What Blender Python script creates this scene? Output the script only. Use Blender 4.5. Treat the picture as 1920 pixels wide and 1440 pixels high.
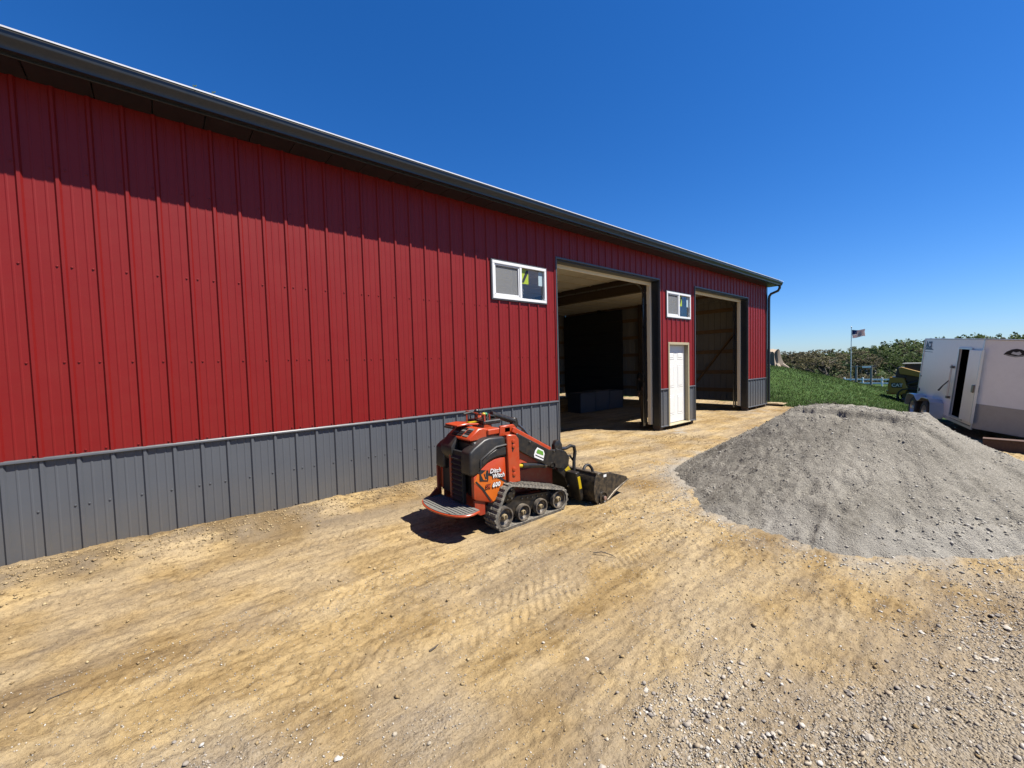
import bpy, bmesh, math, random
import numpy as np
from mathutils import Vector, Matrix, Euler
random.seed(7); rng = np.random.default_rng(11)
for o in list(bpy.data.objects): bpy.data.objects.remove(o)
S = bpy.context.scene; COL = S.collection; PI = math.pi
# ------------------------------------------------------------------ camera (x along the wall, y towards it)
FPX, YAW, PITCH, ROLL, EYE = 778.3, 0.864028, -0.0469079, -0.0265461, 1.7
_f = Vector((math.cos(PITCH)*math.cos(YAW), math.cos(PITCH)*math.sin(YAW), math.sin(PITCH)))
_r = Vector((math.sin(YAW), -math.cos(YAW), 0)); _u = _r.cross(_f)
_r2 = _r*math.cos(ROLL)+_u*math.sin(ROLL); _u2 = -_r*math.sin(ROLL)+_u*math.cos(ROLL)
cam_d = bpy.data.cameras.new('camera'); cam = bpy.data.objects.new('camera', cam_d); COL.objects.link(cam)
cam.matrix_world = Matrix(((_r2.x,_u2.x,-_f.x,0),(_r2.y,_u2.y,-_f.y,0),(_r2.z,_u2.z,-_f.z,EYE),(0,0,0,1)))
cam_d.sensor_width = 36; cam_d.sensor_fit = 'HORIZONTAL'; cam_d.lens = 36*FPX/1920
cam_d.clip_start = 0.05; cam_d.clip_end = 6000; S.camera = cam
# ------------------------------------------------------------------ sky, sun, exposure
SUN = Vector((0.29, -0.475, 1.0)).normalized()
el = math.asin(SUN.z); az = math.atan2(SUN.x, SUN.y)
W = bpy.data.worlds.new('World'); S.world = W; W.use_nodes = True
nt = W.node_tree; nt.nodes.clear()
sky = nt.nodes.new('ShaderNodeTexSky'); sky.sky_type = 'NISHITA'; sky.sun_disc = False
sky.sun_elevation = el; sky.sun_rotation = az; sky.altitude = 300; sky.air_density = 1.0; sky.dust_density = 0.25; sky.ozone_density = 2.2
bg = nt.nodes.new('ShaderNodeBackground'); bg.inputs[1].default_value = 0.05
wo = nt.nodes.new('ShaderNodeOutputWorld'); tint = nt.nodes.new('ShaderNodeMix'); tint.data_type = 'RGBA'; tint.blend_type = 'MULTIPLY'; tint.inputs[0].default_value = 1; tint.inputs[7].default_value = (.60,.77,1.10,1)
hs = nt.nodes.new('ShaderNodeHueSaturation'); hs.inputs['Saturation'].default_value = 1.16
nt.links.new(sky.outputs[0], tint.inputs[6]); nt.links.new(tint.outputs[2], hs.inputs['Color']); nt.links.new(hs.outputs[0], bg.inputs[0]); nt.links.new(bg.outputs[0], wo.inputs[0])
sl = bpy.data.lights.new('sun', 'SUN'); sl.energy = 5.0; sl.angle = math.radians(0.53); sl.color = (1.0, 0.95, 0.87)
sun = bpy.data.objects.new('sun', sl); COL.objects.link(sun); sun.rotation_euler = SUN.to_track_quat('Z', 'Y').to_euler()
S.view_settings.view_transform = 'Standard'; S.view_settings.look = 'None'; S.view_settings.gamma = 1; S.view_settings.use_curve_mapping = False
S.view_settings.exposure = 1.45
# ------------------------------------------------------------------ helpers
def tag(o, label=None, cat=None, group=None, kind=None):
    if label: o['label'] = label
    if cat: o['category'] = cat
    if group: o['group'] = group
    if kind: o['kind'] = kind
    return o
def empty(name, loc, rot=(0,0,0)):
    o = bpy.data.objects.new(name, None); COL.objects.link(o); o.location = loc; o.rotation_euler = rot
    o.empty_display_size = .1
    return o
class MB:
    def __init__(s): s.v = []; s.f = []
    def add(s, vs, fs):
        n = len(s.v); s.v += [tuple(map(float, v)) for v in vs]; s.f += [tuple(i+n for i in f) for f in fs]; return s
    def box(s, a, b):
        x0,y0,z0 = a; x1,y1,z1 = b
        return s.add([(x0,y0,z0),(x1,y0,z0),(x1,y1,z0),(x0,y1,z0),(x0,y0,z1),(x1,y0,z1),(x1,y1,z1),(x0,y1,z1)],
                     [(3,2,1,0),(4,5,6,7),(0,1,5,4),(1,2,6,5),(2,3,7,6),(3,0,4,7)])
    def prism(s, poly, a, b, axis='y'):
        # poly in (x,z) for axis y, (y,z) for axis x, (x,y) for axis z
        n = len(poly)
        f = {'y': lambda p,t:(p[0],t,p[1]), 'x': lambda p,t:(t,p[0],p[1]), 'z': lambda p,t:(p[0],p[1],t)}[axis]
        vs = [f(p,a) for p in poly]+[f(p,b) for p in poly]
        fs = [tuple(range(n)), tuple(range(2*n-1, n-1, -1))]+[((i+1)%n, i, i+n, (i+1)%n+n) for i in range(n)]
        return s.add(vs, fs)
    def tube(s, pts, r, n=8, caps=True):
        pts = [Vector(p) for p in pts]; rs = r if isinstance(r, (list, tuple)) else [r]*len(pts)
        rings = []; prev = None
        for i, p in enumerate(pts):
            t = (pts[min(i+1,len(pts)-1)]-pts[max(i-1,0)]).normalized()
            if prev is None:
                a = Vector((0,0,1)) if abs(t.z) < .9 else Vector((1,0,0)); prev = t.cross(a).normalized()
            else: prev = (prev-t*prev.dot(t)).normalized()
            b = t.cross(prev)
            rings.append([p+(prev*math.cos(2*PI*k/n)+b*math.sin(2*PI*k/n))*rs[i] for k in range(n)])
        vs = [v for R_ in rings for v in R_]; fs = []
        for i in range(len(pts)-1):
            for k in range(n): fs.append((i*n+k, i*n+(k+1)%n, (i+1)*n+(k+1)%n, (i+1)*n+k))
        if caps: fs += [tuple(range(n-1,-1,-1)), tuple((len(pts)-1)*n+k for k in range(n))]
        return s.add(vs, fs)
    def bar(s, p0, p1, w, h, up=(0,0,1)):
        p0 = Vector(p0); p1 = Vector(p1); t = (p1-p0).normalized(); sd = t.cross(Vector(up)).normalized(); u = sd.cross(t)
        vs = [p+sd*w/2*i+u*h/2*j for p in (p0,p1) for i,j in ((-1,-1),(1,-1),(1,1),(-1,1))]
        return s.add(vs, [(0,1,2,3),(7,6,5,4),(0,4,5,1),(1,5,6,2),(2,6,7,3),(3,7,4,0)])
    def lathe(s, prof, c, axis='y', n=24):
        # prof: (radius, along axis)
        vs = []; m = len(prof)
        for k in range(n):
            a = 2*PI*k/n; ca, sa = math.cos(a), math.sin(a)
            for r, t in prof:
                if axis == 'y': vs.append((c[0]+r*ca, c[1]+t, c[2]+r*sa))
                elif axis == 'x': vs.append((c[0]+t, c[1]+r*ca, c[2]+r*sa))
                else: vs.append((c[0]+r*ca, c[1]+r*sa, c[2]+t))
        fs = [(k*m+i, k*m+i+1, ((k+1)%n)*m+i+1, ((k+1)%n)*m+i) for k in range(n) for i in range(m-1)]
        return s.add(vs, fs)
    def ball(s, c, r, n=10, m=6):
        prof = [(max(1e-4, math.sin(PI*i/m)), -math.cos(PI*i/m)) for i in range(m+1)]
        rr = r if isinstance(r, (tuple, list)) else (r,r,r); q = MB().lathe(prof, (0,0,0), 'z', n)
        return s.add([(c[0]+v[0]*rr[0], c[1]+v[1]*rr[1], c[2]+v[2]*rr[2]) for v in q.v], q.f)
    def build(s, name, mat, parent=None, bevel=0, smooth=35, origin=None, seg=1):
        me = bpy.data.meshes.new(name); v = s.v
        off = Vector((0,0,0))
        if parent is not None and parent.name in WORLD_OFF: off = WORLD_OFF[parent.name]
        if parent is None and origin is not None: off = Vector(origin)
        if off.length > 0: v = [(a-off.x, b-off.y, c-off.z) for a,b,c in v]
        me.from_pydata(v, [], s.f)
        if bevel > 0 or smooth:
            bm = bmesh.new(); bm.from_mesh(me)
            bmesh.ops.recalc_face_normals(bm, faces=bm.faces)
            if bevel > 0:
                es = [e for e in bm.edges if len(e.link_faces) == 2 and e.calc_face_angle(0) > .5]
                if es: bmesh.ops.bevel(bm, geom=es, offset=bevel, segments=seg, affect='EDGES', profile=.5, clamp_overlap=True)
            bm.to_mesh(me); bm.free()
        if smooth:
            me.shade_smooth(); me.set_sharp_from_angle(angle=math.radians(smooth))
        o = bpy.data.objects.new(name, me); COL.objects.link(o)
        if mat is not None: me.materials.append(mat)
        if parent is not None:
            o.parent = parent
            if off.length > 0: WORLD_OFF[o.name] = off
            if parent.name in WORLD_OFF and parent.type != 'EMPTY': pass
        elif origin is not None:
            o.location = off; WORLD_OFF[o.name] = off
        return o
WORLD_OFF = {}
def thing(name, loc, label, cat, group=None):
    o = empty(name, loc); WORLD_OFF[o.name] = Vector(loc); return tag(o, label, cat, group)
def text_mb(s, size, depth=.002, shear=0., bold=0.0, spacing=1.0):
    cu = bpy.data.curves.new('lettering', 'FONT'); cu.body = s; cu.size = size; cu.extrude = depth/2; cu.shear = shear; cu.offset = bold
    cu.space_character = spacing; cu.resolution_u = 3
    o = bpy.data.objects.new('lettering', cu); COL.objects.link(o)
    dg = bpy.context.evaluated_depsgraph_get(); me = bpy.data.meshes.new_from_object(o.evaluated_get(dg))
    m = MB(); m.v = [tuple(v.co) for v in me.vertices]; m.f = [tuple(p.vertices) for p in me.polygons]
    bpy.data.objects.remove(o); bpy.data.meshes.remove(me); bpy.data.curves.remove(cu)
    return m
def text_on_side(s, size, x, y, z, shear=0., bold=0., rise=0., spacing=1.0, depth=.003):
    # reads along +x, faces -y
    m = text_mb(s, size, depth, shear, bold, spacing)
    m.v = [(x+a, y-c, z+b+a*rise) for a,b,c in m.v]; return m
# numpy noise -------------------------------------------------------
_perm = rng.permutation(512); _perm = np.concatenate([_perm,_perm,_perm])
_grad = rng.uniform(-1,1,(512,))
def vnoise(x, y):
    xi = np.floor(x).astype(int); yi = np.floor(y).astype(int); fx = x-xi; fy = y-yi
    fx = fx*fx*fx*(fx*(fx*6-15)+10); fy = fy*fy*fy*(fy*(fy*6-15)+10)
    h = lambda a,b: _grad[_perm[(_perm[a&511]+b)&511]]
    return (h(xi,yi)*(1-fx)+h(xi+1,yi)*fx)*(1-fy)+(h(xi,yi+1)*(1-fx)+h(xi+1,yi+1)*fx)*fy
def fbm(x, y, o=4, g=.5):
    s = 0; a = 1; t = 0
    for i in range(o):
        s = s+a*vnoise(x*2**i+17.3*i, y*2**i-9.1*i); t += a; a *= g
    return s/t
def sstep(a, b, x):
    t = np.clip((x-a)/(b-a), 0, 1); return t*t*(3-2*t)
# ------------------------------------------------------------------ materials
MATS = {}
def nodes(name):
    m = bpy.data.materials.new(name); m.use_nodes = True; t = m.node_tree; b = t.nodes['Principled BSDF']
    MATS[name] = m; return m, t, b
def N(t, ty, **kw):
    n = t.nodes.new(ty)
    for k, v in kw.items():
        if k.startswith('i_'):
            key = k[2:]; key = int(key) if key.isdigit() else key.replace('_', ' ')
            n.inputs[key].default_value = v
        else: setattr(n, k, v)
    return n
def ramp(t, fac, stops):
    r = N(t, 'ShaderNodeValToRGB'); el_ = r.color_ramp.elements
    while len(el_) > 1: el_.remove(el_[-1])
    el_[0].position = stops[0][0]; el_[0].color = (*stops[0][1], 1)
    for p, c in stops[1:]:
        e = el_.new(p); e.color = (*c, 1)
    t.links.new(fac, r.inputs[0]); return r.outputs[0]
def mixc(t, fac, a, b, mode='MIX'):
    n = N(t, 'ShaderNodeMix', data_type='RGBA', blend_type=mode)
    for s, v in ((n.inputs[0], fac), (n.inputs[6], a), (n.inputs[7], b)):
        if hasattr(v, 'is_linked') or hasattr(v, 'links'): t.links.new(v, s)
        else: s.default_value = v if not isinstance(v, tuple) else ((*v, 1) if len(v) == 3 else v)
    return n.outputs[2]
def mathn(t, op, a, b=None, clamp=False):
    n = N(t, 'ShaderNodeMath', operation=op, use_clamp=clamp)
    for s, v in zip(n.inputs, (a, b)):
        if v is None: continue
        if hasattr(v, 'links'): t.links.new(v, s)
        else: s.default_value = v
    return n.outputs[0]
def noise(t, scale, detail=4, rough=.55, vec=None, dist=0):
    n = N(t, 'ShaderNodeTexNoise', i_Scale=scale, i_Detail=detail, i_Roughness=rough, i_Distortion=dist)
    if vec is not None: t.links.new(vec, n.inputs['Vector'])
    return n.outputs['Fac']
def coords(t, kind='Object', scale=None):
    c = N(t, 'ShaderNodeTexCoord').outputs[kind]
    if scale:
        m = N(t, 'ShaderNodeMapping'); m.inputs['Scale'].default_value = scale; t.links.new(c, m.inputs[0]); return m.outputs[0]
    return c
def bump(t, b, h, strength=.3, dist=.01):
    n = N(t, 'ShaderNodeBump', i_Strength=strength, i_Distance=dist); t.links.new(h, n.inputs['Height']); t.links.new(n.outputs[0], b.inputs['Normal'])
def mk(name, col, rough=.5, metal=0., var=.12, scale=6., dust=0., dustcol=(.42,.30,.16), bmp=0., bscale=60., spec=.5, coat=0., k=.385):
    col = tuple(c_*k for c_ in col); dustcol = tuple(c_*.42 for c_ in dustcol)
    m, t, b = nodes(name); v = coords(t)
    n1 = noise(t, scale, 5, .6, v)
    c = mixc(t, n1, tuple(x*(1-var) for x in col), tuple(min(1,x*(1+var)) for x in col))
    rr = mathn(t, 'MULTIPLY_ADD', n1, .25*rough); t.nodes[-1].inputs[2].default_value = rough*.88
    if dust > 0:
        n2 = noise(t, scale*2.7, 8, .7, v); k = N(t, 'ShaderNodeMapRange', i_1=.42, i_2=.72, i_3=0., i_4=dust); t.links.new(n2, k.inputs[0])
        c = mixc(t, k.outputs[0], c, dustcol)
    t.links.new(c, b.inputs['Base Color']); t.links.new(rr, b.inputs['Roughness'])
    b.inputs['Metallic'].default_value = metal; b.inputs['Specular IOR Level'].default_value = spec; b.inputs['Coat Weight'].default_value = coat
    if bmp > 0: bump(t, b, noise(t, bscale, 3, .6, v), bmp, .004)
    return m
RED = mk('red_painted_steel', (.345,.014,.0125), .45, var=.07, scale=2.2, dust=.02, bmp=.05, bscale=9, spec=.26)
def grey_wall():
    m, t, b = nodes('charcoal_painted_steel'); v = coords(t)
    n1 = noise(t, 2.5, 5, .6, v); c = mixc(t, n1, (.050,.054,.062), (.062,.067,.076))
    z = N(t, 'ShaderNodeSeparateXYZ'); t.links.new(v, z.inputs[0])
    k = N(t, 'ShaderNodeMapRange', i_1=.62, i_2=.02, i_3=0., i_4=1.); t.links.new(z.outputs[2], k.inputs[0])
    n2 = noise(t, 22, 8, .72, v); n3 = noise(t, 1.6, 3, .5, v)
    d = mathn(t, 'MULTIPLY', mathn(t, 'MULTIPLY', k.outputs[0], n2), mathn(t, 'MULTIPLY', n3, 1.3), True)
    c = mixc(t, d, c, (.11,.088,.058)); t.links.new(c, b.inputs['Base Color']); b.inputs['Roughness'].default_value = .45
    bump(t, b, noise(t, 9, 3, .5, v), .05, .004); return m
GREY = grey_wall()
CHAR = mk('dark_charcoal_trim', (.028,.038,.052), .34, var=.1, dust=.06)
TRIM = mk('grey_trim', (.115,.122,.135), .38, var=.08, dust=.08)
GALV = mk('galvanised_roof_edge', (.55,.57,.60), .28, .9, var=.1)
DRIP = mk('bright_drip_edge', (.42,.43,.45), .35, var=.3, scale=.7, k=1.)
ROOFM = mk('charcoal_roof_steel', (.045,.050,.058), .4, var=.1)
LINER = mk('white_steel_inside', (.46,.44,.41), .5, var=.08, scale=3)
PINE = mk('pine_lumber', (.42,.25,.12), .7, var=.25, scale=9, bmp=.2, bscale=40)
TREATED = mk('treated_post_wood', (.16,.105,.06), .8, var=.3, scale=12, bmp=.3, bscale=50)
CEIL = mk('ceiling_liner_steel', (.82,.77,.66), .5, var=.06, k=1.)
CREAM = mk('cream_trim_board', (.74,.64,.46), .55, var=.08, k=.8)
TAN = mk('tan_door_frame', (.68,.58,.36), .5, var=.06)
VINYL = mk('white_vinyl', (.80,.81,.82), .35, var=.04, dust=.06, k=.62)
DOORW = mk('white_door_paint', (.82,.82,.79), .4, var=.03, dust=.05, k=.62)
BRASS = mk('worn_brass', (.5,.35,.12), .35, .9)
STEEL = mk('bare_steel', (.45,.44,.42), .35, .9, var=.2, dust=.2)
def glass(name, tint=(.86,.92,.95)):
    m, t, b = nodes(name); b.inputs['Base Color'].default_value = (*tint,1); b.inputs['Roughness'].default_value = .02
    b.inputs['Transmission Weight'].default_value = 1; b.inputs['IOR'].default_value = 1.45
    n = noise(t, 3, 2, .5, coords(t)); bump(t, b, n, .02, .01); return m
GLASS = glass('window_glass')
def screen():
    m, t, b = nodes('insect_screen'); b.inputs['Base Color'].default_value = (.16,.165,.17,1); b.inputs['Roughness'].default_value = .7
    tr = N(t, 'ShaderNodeBsdfTransparent'); mx = N(t, 'ShaderNodeMixShader')
    w1 = N(t, 'ShaderNodeTexNoise', i_Scale=300., i_Detail=1.)
    k = N(t, 'ShaderNodeMapRange', i_1=.3, i_2=.7, i_3=.35, i_4=.65); t.links.new(w1.outputs[0], k.inputs[0])
    t.links.new(k.outputs[0], mx.inputs[0]); t.links.new(tr.outputs[0], mx.inputs[1]); t.links.new(b.outputs[0], mx.inputs[2])
    t.links.new(mx.outputs[0], t.nodes['Material Output'].inputs[0]); return m
SCREEN = screen()
LIME = mk('lime_label', (.55,.72,.03), .5, var=.04); PALE = mk('pale_blue_label', (.62,.80,.90), .5, var=.04); INK = mk('black_ink', (.02,.02,.022), .5, var=.1)
ORANGE = mk('machine_orange', (.72,.075,.012), .36, var=.08, scale=4, dust=.16, bmp=.04, spec=.5, coat=.15)
BRIGHT = mk('bright_orange_decal', (.95,.20,.01), .4, var=.05, dust=.08)
REDM = mk('dusty_machine_red', (.50,.045,.012), .45, var=.12, dust=.28)
BLACK = mk('moulded_black_plastic', (.018,.018,.019), .48, var=.3, scale=5, dust=.10, bmp=.1, bscale=120)
BLKM = mk('black_machine_paint', (.014,.014,.015), .38, var=.3, dust=.14)
RUBBER = mk('dusty_track_rubber', (.13,.12,.105), .8, var=.3, scale=14, dust=.9, dustcol=(.52,.45,.34), bmp=.35, bscale=70)
WHEELM = mk('dusty_roller_steel', (.12,.105,.095), .55, .3, var=.3, dust=.85, dustcol=(.55,.46,.34), bmp=.15)
HUB = mk('tan_hub_cap', (.42,.32,.17), .6, var=.25, dust=.4)
GRIT = mk('grey_grit_tread', (.20,.195,.18), .8, var=.35, scale=40, dust=.5, dustcol=(.40,.36,.28), bmp=.5, bscale=150)
YEL = mk('yellow_decal', (.80,.56,.01), .45, var=.06); GRN = mk('green_knob', (.01,.35,.14), .35, var=.05); YKN = mk('yellow_knob', (.80,.62,.05), .35, var=.05)
WHT = mk('white_decal', (.80,.80,.78), .45, var=.05, k=.62); GRNL = mk('green_decal', (.20,.50,.06), .45, var=.1)
HOSE = mk('black_hose', (.015,.015,.016), .5, var=.2, dust=.12)
WORN = mk('worn_bucket_steel', (.030,.028,.027), .42, .2, var=.4, scale=7, dust=.6, dustcol=(.33,.24,.14), bmp=.2, bscale=50)
EDGE = mk('scuffed_cutting_edge', (.33,.28,.22), .45, .5, var=.4, scale=12, dust=.6, dustcol=(.45,.34,.2))
RUST = mk('rust_brown_steel', (.13,.055,.035), .75, var=.35, scale=9, dust=.2, bmp=.2)
TWHITE = mk('white_trailer_skin', (.79,.77,.73), .30, var=.05, scale=3, dust=.10, dustcol=(.9,.84,.72), k=.95)
TGREY = mk('dull_stone_guard', (.42,.41,.39), .5, .25, var=.1, scale=8, dust=.12, k=.8)
ALU = mk('trailer_aluminium', (.62,.63,.64), .35, .6, var=.1, k=.8)
TYRE = mk('tyre_rubber', (.016,.016,.017), .75, var=.25, dust=.25)
NAVY = mk('navy_decal', (.03,.055,.16), .45, var=.1)
CATY = mk('loader_yellow', (.62,.34,.03), .45, var=.1, dust=.12)
FENCEW = mk('white_fence_vinyl', (.80,.80,.79), .45, var=.04, k=1.)
GREYP = mk('weathered_frame_wood', (.42,.43,.40), .75, var=.2)
FLAGR = mk('flag_red', (.62,.03,.05), .7, var=.08, k=.8); FLAGW = mk('flag_white', (.82,.82,.81), .7, var=.05, k=1.); FLAGB = mk('flag_blue', (.03,.05,.22), .7, var=.08, k=.8)
for _m in (FLAGR, FLAGW, FLAGB):
    _t = _m.node_tree; _tr = N(_t, 'ShaderNodeBsdfTranslucent'); _mx = N(_t, 'ShaderNodeMixShader', i_0=.5); _b = _t.nodes['Principled BSDF']
    _t.links.new(_b.inputs['Base Color'].links[0].from_socket, _tr.inputs[0]); _t.links.new(_b.outputs[0], _mx.inputs[1]); _t.links.new(_tr.outputs[0], _mx.inputs[2]); _t.links.new(_mx.outputs[0], _t.nodes['Material Output'].inputs[0])
BARK = mk('grey_brown_bark', (.115,.092,.070), .9, var=.35, scale=8, bmp=.4, bscale=20)
PLY = mk('raw_plywood', (.62,.45,.24), .7, var=.15, scale=5)
BLOCKM = mk('grey_block_wrap', (.10,.105,.115), .6, var=.2, bmp=.1)
SKIN = mk('skin', (.42,.23,.16), .55, var=.08); JACKET = mk('black_jacket_cloth', (.012,.012,.014), .85, var=.2, bmp=.2); KHAKI = mk('khaki_trousers', (.24,.165,.085), .85, var=.15, bmp=.2); HAIR = mk('dark_hair', (.02,.015,.012), .7, var=.3)
# ------------------------------------------------------------------ ground
Y0 = 5.49; XE = 16.93; XW = -6.0; YB = 15.2        # front wall plane, end wall, hidden end, back wall
def base_h(X, Y):
    wall = sstep(4.3, 5.3, Y)*(1-sstep(5.6, 6.6, Y)*0)
    z = -.085*sstep(4.5, 10, X)
    z = z+wall*(.09-.055*sstep(-1, 4, X)-.035*sstep(3.5, 6, X))*(X < 8)*(1-sstep(5.55, 6.4, Y)*.6)
    z = z-(.17+.10*sstep(1.5,-1.5,Y))*sstep(10, 15.5, X)*(1-sstep(1.8, 4.6, Y))
    z = z-.10*sstep(3,-3,Y)*sstep(8,14,X)
    gz = -.72*sstep(17, 31, X)-.4*sstep(31,45,X)-1.0*sstep(38, 70, X)-2.6*sstep(66, 115, X)-3.5*sstep(110,170,X)
    gz = gz+.10*sstep(16.8,17.6,X)*sstep(4.5,5.6,Y)
    mound = 1.72*sstep(17.2, 25.5, X)*np.exp(-np.clip(X-26,0,None)**2/165.)*sstep(2.3, 8.6, Y)*(1-.75*sstep(16,30,Y))
    return z+gz+mound
GY1 = (2.58, 2.03); GYL = .0
def print_lane(X, Y, yc, slope, w, pitch, ang, x0, x1, soft=.05):
    # bars of a rubber-track print, slanted across a lane; returns 0..1 dents
    c = yc+slope*X; d = Y-c
    lane = sstep(w/2+.02, w/2-.02, np.abs(d))*sstep(x0, x0+.5, X)*sstep(x1, x1-.5, X)
    ph = (X+np.abs(d)*ang)/pitch; b = np.abs((ph % 1)-.5)*2
    return lane, sstep(.42, .62, b)
def fine_h(X, Y):
    h = .020*fbm(X*.55, Y*1.2, 3)+.012*fbm(X*1.7+5, Y*4.2, 4)+.0075*fbm(X*6, Y*13, 3)
    rid = 1-np.abs(fbm(X*1.1+40, Y*6.5+3, 3))*3.2                      # long drag ridges parallel to the wall
    h = h+.010*np.clip(rid, 0, 1)*sstep(-.4, .5, fbm(X*.7+9, Y*.9, 2))
    rough = sstep(-.15, .45, fbm(X*.8+70, Y*1.5+20, 3))
    h = h+rough*(.013*np.abs(fbm(X*15, Y*22, 3))+.009*fbm(X*38, Y*46, 2))
    h = h+.0045*fbm(X*30+3, Y*34, 2)
    # crumbly relief a few centimetres across, drawn out along the wall
    m2 = .35+.65*sstep(-.25, .3, fbm(X*.9+11, Y*1.8+6, 3))
    c1 = np.abs(fbm(X*7+2, Y*15+8, 3)); c2 = np.abs(fbm(X*16+5, Y*24, 3))
    h = h+m2*(.022*np.clip(.28-c1,0,1)*2.2+.014*np.clip(.26-c2,0,1)*2.4)
    # crumbly spoil along the foot of the wall
    k = np.exp(-((Y-5.15)/.33)**2)*(X < 5.4)
    h = h+k*(.035+.05*np.abs(fbm(X*3.2, Y*5, 3))+.03*np.abs(fbm(X*11, Y*13, 3)))
    for a in ((2.52,-.10,.30,.075,.9,.2,4.6),(2.03,-.02,.24,.07,-.8,.9,4.3),(3.62,-.02,.28,.085,.8,-1.5,2.4),(4.25,.0,.26,.08,-.7,-1.5,6.0),(2.95,-.03,.22,.07,.8,3.4,8.0),(3.05,.03,.24,.08,-.9,-2,1.6)):
        lane, bars = print_lane(X+.03*fbm(X*3,Y*3,2), Y+.03*fbm(X*1.3+8,Y*1.1,2), *a[:5], a[5], a[6])
        fade = .25+.75*sstep(-.2, .35, fbm(X*1.9+a[0]*7, Y*2.5, 3))
        h = h*(1-.35*lane)+lane*fade*(.011*bars-.008)
    return h
def gravel_mask(X, Y):
    # sign of a line from the near left to the far right; loose stone lies on the camera's side of it
    d = (1.62-.36*X)-Y
    m = sstep(-.55, .65, d+.8*fbm(X*.9+3, Y*.9+8, 4))
    far = sstep(0,.5, fbm(X*1.5+31, Y*1.5, 3))*.25*sstep(-1.6, -.2, d)
    return np.clip(m+far, 0, 1)
PC = (6.75, 1.05)
_toe = [(6.2,3.34),(5.33,2.62),(4.80,2.2),(4.46,1.66),(4.33,1.14),(4.38,.74),(4.78,.25),(5.42,-.27),(6.3,-.95),(7.5,-1.2),(8.9,-.3),(9.2,1.2),(8.8,2.6),(7.5,3.5)]
_ta = np.array([math.atan2(y-PC[1], x-PC[0]) for x,y in _toe]); _tr = np.array([math.hypot(y-PC[1], x-PC[0]) for x,y in _toe])
_o = np.argsort(_ta); _ta = _ta[_o]; _tr = _tr[_o]
_ta3 = np.concatenate([_ta-2*PI,_ta,_ta+2*PI]); _tr3 = np.tile(_tr,3)
def pile_h(X, Y):
    dx = X-PC[0]; dy = Y-PC[1]; a = np.arctan2(dy, dx); r = np.hypot(dx, dy)
    rt = np.interp(a, _ta3, _tr3)*(1+.05*fbm(a*3+5, r*0+2, 3)+.035*fbm(a*9+2, r*.8, 3)+.02*fbm(X*9, Y*9, 2)); 
    c, s = np.cos(a), np.sin(a)
    rp = np.minimum(.50/np.maximum(1e-3, np.where(c < 0, -c/1.0, c/1.9)), np.where(s > 0, .78, .48)/np.maximum(1e-3, np.abs(s)))
    t = np.clip((r-rp)/(rt-rp), 0, 1.3)
    h = 1.0*(1-t); h = np.where(t > .8, np.maximum(h, .2*np.exp(-(t-.8)*9)-.055), h)
    edge = np.exp(-((r-rp)/.10)**2)
    h = h-.035*edge*(c < .2)
    h = h+.02*(t<=0)*sstep(-.1,.5,fbm(X*3,Y*3,2))-.045*sstep(1.2,.3,Y)*(t < .8)
    return h, t
def pile_noise(X, Y):
    h = .035*fbm(X*1.3+3, Y*1.3, 3)+.014*fbm(X*5, Y*5, 3)+.012*fbm(X*13, Y*13, 3)+.012*fbm(X*24+7, Y*24, 2)
    # slump scarp just below the top and a few boot holes low on the face
    s = X-(6.32+.05*fbm(Y*2.5+1, Y*0+3, 3)+.045*fbm(Y*14, X*6, 2)); h = h+.055*1.15*sstep(-.015, .03, s)*sstep(.6,.05,s)*sstep(0.1,.4,Y)*sstep(2.0,1.7,Y)
    for px, py, r in ((5.02,1.25,.07),(5.15,.95,.06),(5.0,.62,.09),(5.3,1.9,.06),(4.85,.95,.05)):
        d2 = ((X-px)/(r*1.7))**2+((Y-py)/r)**2; h = h-.040*np.exp(-d2)+.012*np.exp(-((np.sqrt(d2)-1.5)/.5)**2)
    return h
def axis(segs):
    out = []
    for a, b, st in segs:
        n = max(1, int(round((b-a)/st))); out += [a+(b-a)*i/n for i in range(n)]
    out.append(segs[-1][1]); return np.array(out)
gx = axis([(-1200,-300,150),(-300,-40,26),(-40,-8,4),(-8,-1.2,.25),(-1.2,5.0,.0135),(5.0,8.5,.035),(8.5,18.5,.07),(18.5,40,.35),(40,140,2.5),(140,400,15),(400,1600,100)])
gy = axis([(-1200,-200,125),(-200,-30,17),(-30,-4,1.2),(-4,-.6,.12),(-.6,5.6,.0135),(5.6,8.0,.05),(8.0,16,.3),(16,50,1.2),(50,200,10),(200,1200,100)])
GX, GYm = np.meshgrid(gx, gy, indexing='xy'); shp = GX.shape
GZ = base_h(GX, GYm)
near = (GX > -6) & (GX < 18) & (GYm > -4) & (GYm < 8)
fade = sstep(-6,-2,GX)*sstep(18,12,GX)*sstep(-4,-1,GYm)*sstep(8,6.2,GYm)
fh = np.zeros_like(GZ); fh[near] = fine_h(GX[near], GYm[near]); GZ += fh*fade
GZ += np.where(GX > 17, .05*fbm(GX*.8, GYm*.8, 3), 0)*sstep(17,20,GX)
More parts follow.
